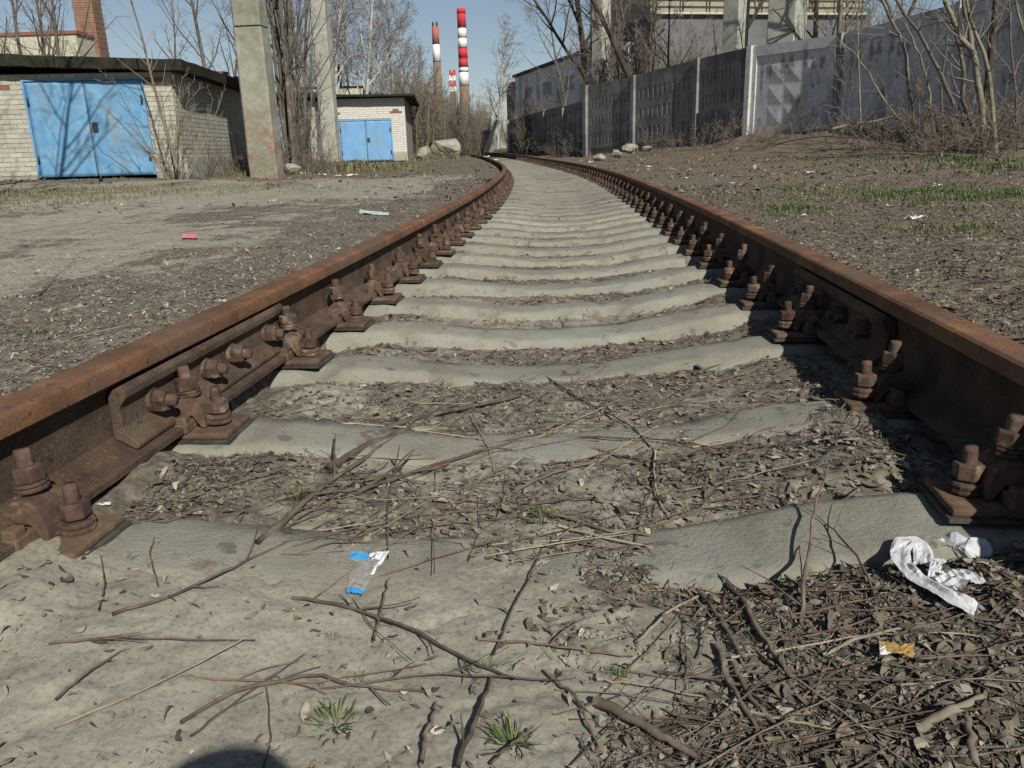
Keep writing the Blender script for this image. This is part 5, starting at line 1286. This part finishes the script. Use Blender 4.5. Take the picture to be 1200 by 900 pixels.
rg = np.random.default_rng(230); rr = random.Random(12)
ZL = {'u': 'thin dry twig in the twiggy soil around the second sleeper', 'd': 'thin dry twig in the dark litter at the near right', 'm': 'thin dry twig on the dried mud at the near left', 'g': 'thin dry twig in a gap between farther sleepers', 'r': 'dry twig lying on the brown ground beyond the right rail', 'l': 'dry twig lying on the road side of the left rail'}
for i in range(215):
    z = 'u' if i < 95 else ('d' if i < 140 else ('m' if i < 158 else ('g' if i < 180 else ('r' if i < 203 else 'l'))))
    bx = {'u': (330, 900, 450, 660), 'd': (720, 1190, 690, 890), 'm': (20, 640, 690, 890), 'g': (470, 830, 262, 410), 'r': (1010, 1190, 250, 370), 'l': (20, 260, 300, 430)}[z]
    px, py = rg.uniform(bx[0], bx[1]), rg.uniform(bx[2], bx[3]); sc = (py - 150) / 500
    L = rg.uniform(40, 130) * sc; a = rg.normal(-.25, .35) if rg.uniform() < .7 else rg.uniform(-1.6, 1.6); bd = rg.normal(0, .12) * L
    pl = [(px - L * math.cos(a), py - .6 * L * math.sin(a)), (px + bd * math.sin(a), py + bd * .5 * math.cos(a)), (px + L * math.cos(a), py + .6 * L * math.sin(a))]
    Pm = hit(*pl[1])
    if z == 'm' and i % 5 < 3: continue
    if z in 'udmg' and any(not (float(xl(q[1])) + .16 < q[0] < float(xr(q[1])) - .16) for q in (hit(*p) for p in pl)): continue
    twig(pl, rg.uniform(.0010, .0024), rr.choice(['stick', 'stick', 'stick', 'stick', 'stick_red', 'stick_pale']), ZL[z], 'loose twigs: ' + {'u': 'around the second sleeper', 'd': 'near right litter', 'm': 'near left mud', 'g': 'between farther sleepers', 'r': 'beyond the right rail', 'l': 'beside the road'}[z], (.002, rg.uniform(.003, .012), rg.uniform(.002, .02)), rr.choice([0, 0, 1, 2]), 300 + i, n=10)

# ------------------------------------------------------------------ green plants
def blades(n, rad, h, seed, lean=.7, w=.12, cols=((.065, .095, .030), (.085, .12, .040), (.05, .08, .028), (.15, .155, .08))):
    rg = np.random.default_rng(seed); V, T, Qd, Cc = [], [], [], []
    for k in range(n):
        a = rg.uniform(0, 6.28); r0 = rad * .35 * rg.uniform(0, 1); p = np.array([r0 * math.cos(a), r0 * math.sin(a), 0]); L = h * rg.uniform(.5, 1.15); le = lean * rg.uniform(.3, 1.2); a2 = a + rg.normal() * .5
        d = np.array([math.cos(a2), math.sin(a2), 0]); s = np.array([-d[1], d[0], 0]) * L * w * rg.uniform(.6, 1.2)
        q = [p + d * L * le * t ** 1.4 + np.array([0, 0, L * (t - .35 * le * t * t)]) for t in (0, .35, .7, 1)]
        b = len(V); V += [q[0] - s * .4, q[0] + s * .4, q[1] - s, q[1] + s, q[2] - s * .75, q[2] + s * .75, q[3]]
        Qd += [(b, b + 1, b + 3, b + 2), (b + 2, b + 3, b + 5, b + 4)]; T.append((b + 4, b + 5, b + 6)); c = np.array(cols[rg.integers(0, len(cols))]) * rg.uniform(.8, 1.25); Cc += [c] * 7
    return np.array(V), np.array(Qd), np.array(T), np.array(Cc)
def plant(name, px, py, n, rad, h, seed, label, cat='weed', group='green weeds', w=.13, lean=.8):
    V, Qd, T, Cc = blades(n, rad, h, seed, lean, w); P = hit(px, py); me = mesh_np(name, V, Qd, T, smooth=True)
    ca = me.color_attributes.new('Col', 'FLOAT_COLOR', 'POINT'); ca.data.foreach_set('color', np.c_[Cc, np.ones(len(Cc))].astype(np.float32).ravel())
    return tag(link(name, me, M['green'], None, P - np.array([0, 0, .003])), label, cat, group)
for i, (px, py, n, rad, h, lab) in enumerate([
    (350, 582, 34, .035, .040, 'bright green weed between the first two sleepers on the left'), (636, 608, 30, .05, .045, 'green weed in the middle of the track before the second sleeper'), (393, 850, 16, .045, .040, 'broad leaved green weed at the bottom left of the mud'),
    (600, 872, 18, .03, .045, 'narrow green weed at the bottom edge, right of the twigs'), (420, 800, 12, .02, .022, 'small green sprout under the bowed twig'), (388, 748, 9, .012, .018, 'tiny green sprout left of the long brown twig'),
    (375, 492, 14, .04, .025, 'low green sprigs behind the first sleepers at the left'), (570, 464, 16, .05, .024, 'low green patch between the second and third sleepers'), (495, 612, 18, .05, .028, 'green sprigs left of the middle weed'), (435, 400, 18, .05, .05, 'weed with dry blades on the left of the fourth sleeper gap'),
    (775, 296, 30, .11, .08, 'green weed growing by the right rail fastenings'), (40, 392, 30, .07, .05, 'green tuft on the road side of the left rail'), (70, 436, 12, .03, .03, 'small green sprout close to the left rail'), (1078, 585, 14, .04, .05, 'weed in the shade under the right rail'),
    (1035, 522, 10, .03, .03, 'small green leaf at the shadow edge of the right rail'), (730, 795, 12, .03, .03, 'green sprigs among sticks at the bottom'), (1155, 818, 10, .02, .03, 'yellow green sprig in the far right litter'), (566, 790, 16, .05, .03, 'green sprigs at the lower end of the long brown twig'), (820, 555, 12, .05, .03, 'dull green sprigs right of the curved grey twig')]):
    plant('weed_plant', px, py, int(n * (3.6 if i not in (2, 3) else 4.5)), rad * 1.5, h * .52, 500 + i, lab, w=.045 if i not in (2,) else .06, lean=1.15)
# grass: nobody could count the blades
def grass(name, cx, cy, rx, ry, n, h, seed, cols, thr=-.5, wv=.10):
    rg = np.random.default_rng(seed); X = cx + rx * rg.normal(size=n) * .5; Y = cy + ry * rg.normal(size=n) * .5
    k = fbm(X, Y, 2.6, 3, seed) > thr; X, Y = X[k], Y[k]; n = len(X); Z = gz(X, Y); a = rg.uniform(0, 6.28, n); L = h * rg.uniform(.4, 1.2, n); le = rg.uniform(.2, .9, n)
    d = np.stack([np.cos(a), np.sin(a)], -1); s = np.stack([-d[:, 1], d[:, 0]], -1) * (L * wv)[:, None]
    V = np.zeros((n, 5, 3)); B = np.stack([X, Y], -1); m_ = B + d * (L * le * .4)[:, None]; e_ = B + d * (L * le)[:, None]
    V[:, 0, :2] = B - s * .5; V[:, 1, :2] = B + s * .5; V[:, 2, :2] = m_ - s * .4; V[:, 3, :2] = m_ + s * .4; V[:, 4, :2] = e_
    V[:, :2, 2] = Z[:, None] - .004; V[:, 2:4, 2] = (Z + L * .6)[:, None]; V[:, 4, 2] = Z + L * (1 - .4 * le)
    b = np.arange(n)[:, None] * 5; c = np.array(cols)[rg.integers(0, len(cols), n)] * rg.uniform(.75, 1.25, n)[:, None]
    return stuff_mesh(name, V.reshape(-1, 3), b + np.array([[0, 1, 3, 2]]), b + np.array([[2, 3, 4]]), np.repeat(c, 5, 0), 'green')
GC = ((.080, .118, .040), (.105, .145, .050), (.065, .098, .036), (.16, .16, .085)); DC = ((.14, .13, .065), (.20, .175, .10), (.09, .095, .04), (.24, .21, .13))
for i, (px, py, rx, ry, n, h, thr) in enumerate([(1100, 228, .75, .8, 3200, .05, .02), (1165, 235, .5, .5, 1500, .05, .0), (968, 221, .32, .5, 700, .06, -.1), (1015, 228, .3, .4, 700, .055, -.1), (945, 246, .25, .3, 350, .05, -.1), (910, 250, .15, .25, 150, .045, -.2), (1190, 252, .3, .3, 400, .045, -.1), (1110, 268, .3, .2, 250, .04, -.1), (860, 232, .3, .4, 220, .05, -.1), (1180, 196, 1.0, 1.3, 1200, .09, .0), (1100, 186, 1.2, 1.2, 700, .09, .05)]):
    q = hit(px, py); grass('grass', q[0], q[1], rx * 1.05, ry * 1.35, int(n * 1.9), h * .8, 600 + i, GC, thr + .06, .17)
for i, (px, py, rx, ry, n, h) in enumerate([(425, 200, 1.3, 2.0, 2600, .22), (395, 197, .9, 1.4, 1500, .28), (345, 203, 1.2, 1.0, 1200, .18), (245, 205, 2.2, 1.3, 1500, .14), (100, 226, 3.4, 1.6, 4200, .07), (10, 238, 1.6, 1.6, 2200, .06), (200, 222, 2.2, 1.4, 1800, .06), (500, 188, 2.0, 2.5, 900, .25)]):
    q = hit(px, py); grass('dry_grass', q[0], q[1], rx, ry, n, h, 640 + i, DC, -.1)
print('plants done')

# ------------------------------------------------------------------ litter
def flatmat(name, c, rough=.7, alpha=1.0, spec=.3, trans=0.0, tone=.12):
    mt, n, b = mat_new(name, rough, spec); nz = noise(n, 40, 5)
    n.links.new(ramp(n, nz.outputs['Fac'], [(.3, tuple(x * (1 - tone) for x in c)), (.7, tuple(min(1, x * (1 + tone)) for x in c))]).outputs[0], b.inputs['Base Color'])
    if trans: b.inputs['Transmission Weight'].default_value = trans; b.inputs['IOR'].default_value = 1.05
    if alpha < 1: b.inputs['Alpha'].default_value = alpha
    bump(n, b, nz.outputs['Fac'], .3, .002); M[name] = mt
flatmat('paper_white', (.50, .50, .52), .85); flatmat('film_blue', (.06, .32, .66), .3, spec=.5); flatmat('film_white', (.74, .76, .80), .35, spec=.5); flatmat('film_clear', (.75, .75, .75), .15, .12, .6)
flatmat('wrap_gold', (.38, .24, .07), .3, spec=.6); flatmat('wrap_foil', (.75, .73, .68), .25, spec=.7); flatmat('rag_pink', (.62, .20, .22), .7); flatmat('bag_mint', (.50, .62, .56), .5); flatmat('scrap', (.58, .57, .54), .7)
def strip(path, w, seed, th=.0006, tilt=0.0, waves=.004, nw=7):
    """crumpled band of paper along 3D points: vertices and faces of a thin closed sheet"""
    rg = np.random.default_rng(seed); P = np.array(path, float); k = len(P); n = 44; tt = np.linspace(0, k - 1, n); P = np.stack([np.interp(tt, range(k), P[:, c]) for c in range(3)], 1)
    for c in range(3): P[:, c] = np.convolve(np.pad(P[:, c], 3, mode='edge'), np.ones(7) / 7, 'valid')
    T = np.gradient(P, axis=0); T /= np.linalg.norm(T, axis=1, keepdims=True); Sd = np.cross(T, (0, 0, 1.0)); Sd /= np.linalg.norm(Sd, axis=1, keepdims=True) + 1e-9
    Sd = Sd * math.cos(tilt) + np.array([0, 0, 1.0]) * math.sin(tilt)
    s = np.linspace(-.5, .5, nw); tl = np.linspace(0, 1, n)
    V = P[:, None] + Sd[:, None] * (s[None, :, None] * w)
    cr = waves * (fbm(tl[:, None] * 9 + seed, s[None] * 3, 1, 3, seed) * 2.2 + np.sin(s[None] * 11 + seed) * .35)
    V[..., 2] += np.abs(cr) + .001
    V = V.reshape(-1, 3); N = n * nw; i = np.arange(n - 1)[:, None] * nw + np.arange(nw - 1)[None]; q = np.stack([i, i + 1, i + nw + 1, i + nw], -1).reshape(-1, 4)
    V2 = np.concatenate([V, V - np.array([0, 0, th])]); return V2, np.concatenate([q, q[:, ::-1] + N])
def merge(parts):
    Vs, Qs, b, mi = [], [], 0, []
    for k, (V, q) in enumerate(parts): Vs.append(V); Qs.append(q + b); b += len(V)
    return np.concatenate(Vs), np.concatenate(Qs)
def hp(px, py, l=0.006): return hit(px, py, l)
pr = [strip([hp(1146, 728, .010), hp(1122, 719, .014), hp(1100, 706, .016), hp(1078, 693, .014), hp(1060, 684, .018), hp(1050, 674, .026), hp(1054, 660, .034), hp(1070, 655, .030), hp(1082, 664, .018), hp(1080, 676, .010)], .026, 3, waves=.005),
      strip([hp(1064, 652, .010), hp(1085, 650, .018), hp(1108, 652, .020), hp(1120, 655, .012)], .030, 5, waves=.006),
      strip([hp(1092, 690, .006), hp(1095, 675, .018), hp(1102, 668, .014)], .014, 6, waves=.003),
      strip([hp(1102, 695, .008), hp(1122, 688, .012), hp(1142, 682, .008)], .036, 8, waves=.006)]
o_ = hp(1132, 654, .0); rgp = np.random.default_rng(4); th = np.linspace(.05, 3.0, 12); ph = np.linspace(0, 2 * np.pi, 20, endpoint=False); T_, P2 = np.meshgrid(th, ph, indexing='ij')
rad_ = .029 * (1 + .28 * fbm(np.cos(P2) * 1.3 + 5, np.sin(P2) * 1.3 + T_, 1.4, 3, 9)); V = np.stack([rad_ * np.sin(T_) * np.cos(P2) * 1.05, rad_ * np.sin(T_) * np.sin(P2), .016 + rad_ * np.cos(T_) * .50 + .006 * np.sin(P2 * 3 + T_ * 2) * np.sin(T_)], -1).reshape(-1, 3) + o_
i = np.arange(11)[:, None] * 20; k = np.arange(20)[None]; q = np.stack(np.broadcast_arrays(i + k, i + 20 + k, i + 20 + (k + 1) % 20, i + (k + 1) % 20), -1).reshape(-1, 4)
V, Qd = merge(pr + [(V, q)]); tag(link('paper_ribbon', mesh_np('paper_ribbon', V, Qd, smooth=False), M['paper_white']), 'crumpled white paper ribbon looped on the litter by the right rail', 'paper')

def sheet(name, corners, nx_, ny_, amp, seed, mats, midx, label, cat, lift=.006, group=None):
    """crumpled sheet between four ground points (near-left, near-right, far-right, far-left)"""
    C = [hit(px, py, 0) for px, py in corners]; u, v = np.meshgrid(np.linspace(0, 1, nx_), np.linspace(0, 1, ny_))
    P = (C[0] * ((1 - u) * (1 - v))[..., None] + C[1] * (u * (1 - v))[..., None] + C[2] * (u * v)[..., None] + C[3] * ((1 - u) * v)[..., None])
    L = np.linalg.norm(C[1] - C[0]) + np.linalg.norm(C[3] - C[0])
    P[..., 2] = gz(P[..., 0], P[..., 1]).mean() * .5 + gz(P[..., 0], P[..., 1]) * .5 + lift + amp * L * np.abs(fbm(u * 3 + seed, v * 3, 1.2, 3, seed))
    P[..., :2] += (amp * L * .5 * np.stack([fbm(u * 4, v * 4 + seed, 1, 2, seed + 1), fbm(u * 4 + seed, v * 4, 1, 2, seed + 2)], -1))
    N = nx_ * ny_; idx = np.arange(N).reshape(ny_, nx_); q = np.stack([idx[:-1, :-1], idx[:-1, 1:], idx[1:, 1:], idx[1:, :-1]], -1).reshape(-1, 4)
    cu, cv = ((u[:-1, :-1] + u[1:, 1:]) / 2).ravel(), ((v[:-1, :-1] + v[1:, 1:]) / 2).ravel(); mi = np.array([midx(a, b) for a, b in zip(cu, cv)])
    V = np.concatenate([P.reshape(-1, 3), P.reshape(-1, 3) - (0, 0, .0006)])
    o = link(name, mesh_np(name, V, np.concatenate([q, q[:, ::-1] + N]), smooth=False, midx=np.concatenate([mi, mi])), [M[m_] for m_ in mats]); return tag(o, label, cat, group)
sheet('plastic_film', [(408, 699), (424, 701), (456, 652), (410, 650)], 16, 26, .05, 7, ['film_clear', 'film_blue', 'film_white'],
      lambda u, v: 1 if (v > .80 and u < .55) or v < .12 else (2 if (v > .80 and u >= .55) or (u > .88 and v > .45) else 0), 'torn clear plastic film with blue and white ends on the near mud', 'plastic film')
sheet('sweet_wrapper', [(1030, 782), (1068, 781), (1070, 767), (1028, 766)], 12, 9, .09, 12, ['wrap_gold', 'wrap_foil'], lambda u, v: 1 if (u < .2 and v < .6) or (v < .15 and u < .6) else 0, 'gold foil sweet wrapper in the dark litter below the ribbon', 'wrapper', .014)
sheet('pink_rag', [(213, 281), (232, 281), (231, 275.5), (214, 275.5)], 9, 7, .03, 15, ['rag_pink'], lambda u, v: 0, 'pink scrap of cloth lying on the dirt road', 'rag')
sheet('plastic_bag', [(420, 251), (456, 253), (455, 250.5), (422, 246.5)], 12, 6, .015, 16, ['bag_mint'], lambda u, v: 0, 'pale mint plastic bag flattened beside the left rail', 'bag')
sheet('paper_scrap', [(657, 408), (682, 407), (680, 401), (660, 402)], 8, 5, .10, 17, ['paper_white'], lambda u, v: 0, 'white scrap between the third and fourth sleepers', 'scrap', group='scraps of litter')
SCRAP = [(122, 592, 16, 'silvery scrap under the left rail by the joint'), (258, 354, 13, 'white scrap on the road side of the left rail'), (101, 240, 8, 'white scrap on the grass before the left garage, left one'), (124, 239, 5, 'white scrap right of the left one on the garage grass'), (27, 241, 6, 'white scrap at the left edge of the garage grass'),
 (413, 207, 12, 'white litter heap piece under the bare stems, largest'), (396, 207, 7, 'white litter piece left of the largest one under the stems'), (378, 206, 9, 'white litter piece near the base of the stems'), (330, 207, 6, 'small white scrap by the stained pylon'), (355, 204, 7, 'white scrap between stained pylon and slim pylon'),
 (645, 225, 6, 'small white scrap on the far dusty sleepers'), (642, 243, 5, 'tiny pale scrap just nearer than the white one on the far sleepers'), (1070, 258, 20, 'white torn paper on the right ground beyond the rail'), (1084, 255, 8, 'small paper bit beside the torn paper'), (1042, 242, 12, 'pale flat stone like scrap left of the torn paper'), (1099, 219, 11, 'beige chunk in the right green grass'), (949, 203, 8, 'white scrap on the bank below the relief panel'),
 (943, 254, 9, 'white shred on the ground left of the torn paper'), (805, 209, 5, 'white bit on the right bank near the rail'), (808, 199, 5, 'white bit above the other on the right bank'), (845, 207, 5, 'white bit midway up the right bank'), (858, 215, 5, 'white bit lowest on the right bank'), (1136, 281, 8, 'white scrap on the far right brown ground'), (1076, 318, 9, 'lilac grey scrap just beyond the right rail'),
 (760, 196, 7, 'white scrap by the rubble'), (693, 191, 7, 'white scrap beside the right rail at the low fence'), (566, 186, 14, 'white litter on the inside of the bend, larger'), (580, 190, 8, 'white litter on the inside of the bend, smaller'), (320, 236, 8, 'yellowish scrap in the middle of the road'), (496, 316, 9, 'pinkish scrap at the left fastenings'), (408, 362, 10, 'yellowish scrap by the fifth left fastening'), (1030, 312, 4, 'tiny white bit beyond the right rail joint')]
for i, (px, py, w, lab) in enumerate(SCRAP):
    Pc = hit(px, py)
    if Pc[1] > 45 or Pc[1] < 0 or (py < 195 and abs(px - 570) < 20):
        Dd = 36.0 + i % 3; Pc = at(px, py, Dd); Pc[2] = float(zones(Pc[0], Dd)[0])
    sz = w * Pc[1] / F; n_ = 6; u, v = np.meshgrid(np.linspace(-.5, .5, n_ + 1), np.linspace(-.5, .5, n_)); a_ = R.uniform(0, 6.28)
    X_ = sz * (u + .12 * fbm(u * 3 + i, v * 3, 1, 2, i)); Y_ = sz * .62 * (v + .15 * fbm(u * 3, v * 3 + i, 1, 2, i + 50)); Z_ = sz * (.10 + .40 * np.abs(fbm(u * 2 + i, v * 2, 1.3, 3, i + 90)))
    V = np.stack([X_, Y_, Z_], -1).reshape(-1, 3); N = len(V); ix = np.arange(N).reshape(u.shape); q = np.stack([ix[:-1, :-1], ix[:-1, 1:], ix[1:, 1:], ix[1:, :-1]], -1).reshape(-1, 4)
    o = link('paper_scrap', mesh_np('paper_scrap', np.concatenate([V, V - (0, 0, .02 * sz)]), np.concatenate([q, q[:, ::-1] + N]), smooth=False), M['paper_white' if i % 3 else 'scrap'], None, (Pc[0], Pc[1], Pc[2] - .02 * sz)); o.rotation_euler = (0, 0, a_ * .15)
    tag(o, lab, 'scrap', 'scraps of litter')

# ------------------------------------------------------------------ the photographer, crouched behind the lens: only the shadow falls in view
def skin_body(name, joints, edges, mat, label):
    me = bpy.data.meshes.new(name); me.from_pydata([j[0] for j in joints], edges, []); o = link(name, me, M[mat])
    k = o.modifiers.new('skin', 'SKIN'); o.modifiers.new('sub', 'SUBSURF').levels = 1; o.modifiers['sub'].render_levels = 2
    for v, j in zip(me.skin_vertices[0].data, joints): v.radius = (j[1], j[1])
    me.skin_vertices[0].data[0].use_root = True
    return o
M['coat'] = flat('dark_coat_cloth', (.05, .05, .055)); M['skin'] = flat('skin', (.42, .28, .21), .6)
bx, by = .175, -.625
J = [((bx, by, .30), .15), ((bx, by + .06, .50), .15), ((bx, by + .14, .70), .16), ((bx - .01, by + .20, .80), .075),                    # pelvis, waist, chest, neck
     ((bx - .02, by + .24, .88), .085), ((bx - .02, by + .25, .97), .085),                                                             # head
     ((bx - .19, by + .16, .73), .07), ((bx - .24, by + .34, .58), .05), ((bx - .20, by + .50, .60), .035),                             # left arm
     ((bx + .19, by + .16, .73), .07), ((bx + .20, by + .34, .58), .05), ((bx - .06, by + .50, .60), .035),                             # right arm
     ((bx - .14, by + .06, .29), .10), ((bx - .18, by + .34, .40), .075), ((bx - .16, by + .06, .16), .055), ((bx - .16, by + .17, .13), .045),
     ((bx + .14, by + .06, .29), .10), ((bx + .20, by + .34, .36), .075), ((bx + .18, by + .06, .16), .055), ((bx + .18, by + .17, .13), .045)]
E_ = [(0, 1), (1, 2), (2, 3), (3, 4), (4, 5), (2, 6), (6, 7), (7, 8), (2, 9), (9, 10), (10, 11), (0, 12), (12, 13), (13, 14), (14, 15), (0, 16), (16, 17), (17, 18), (18, 19)]
J = [((x - .0, y, z - .045), r) for (x, y, z), r in J]
tag(skin_body('person', J, E_, 'coat', ''), 'crouching photographer in a dark coat between the rails, behind the view', 'person')
print('all done', len(bpy.data.objects))
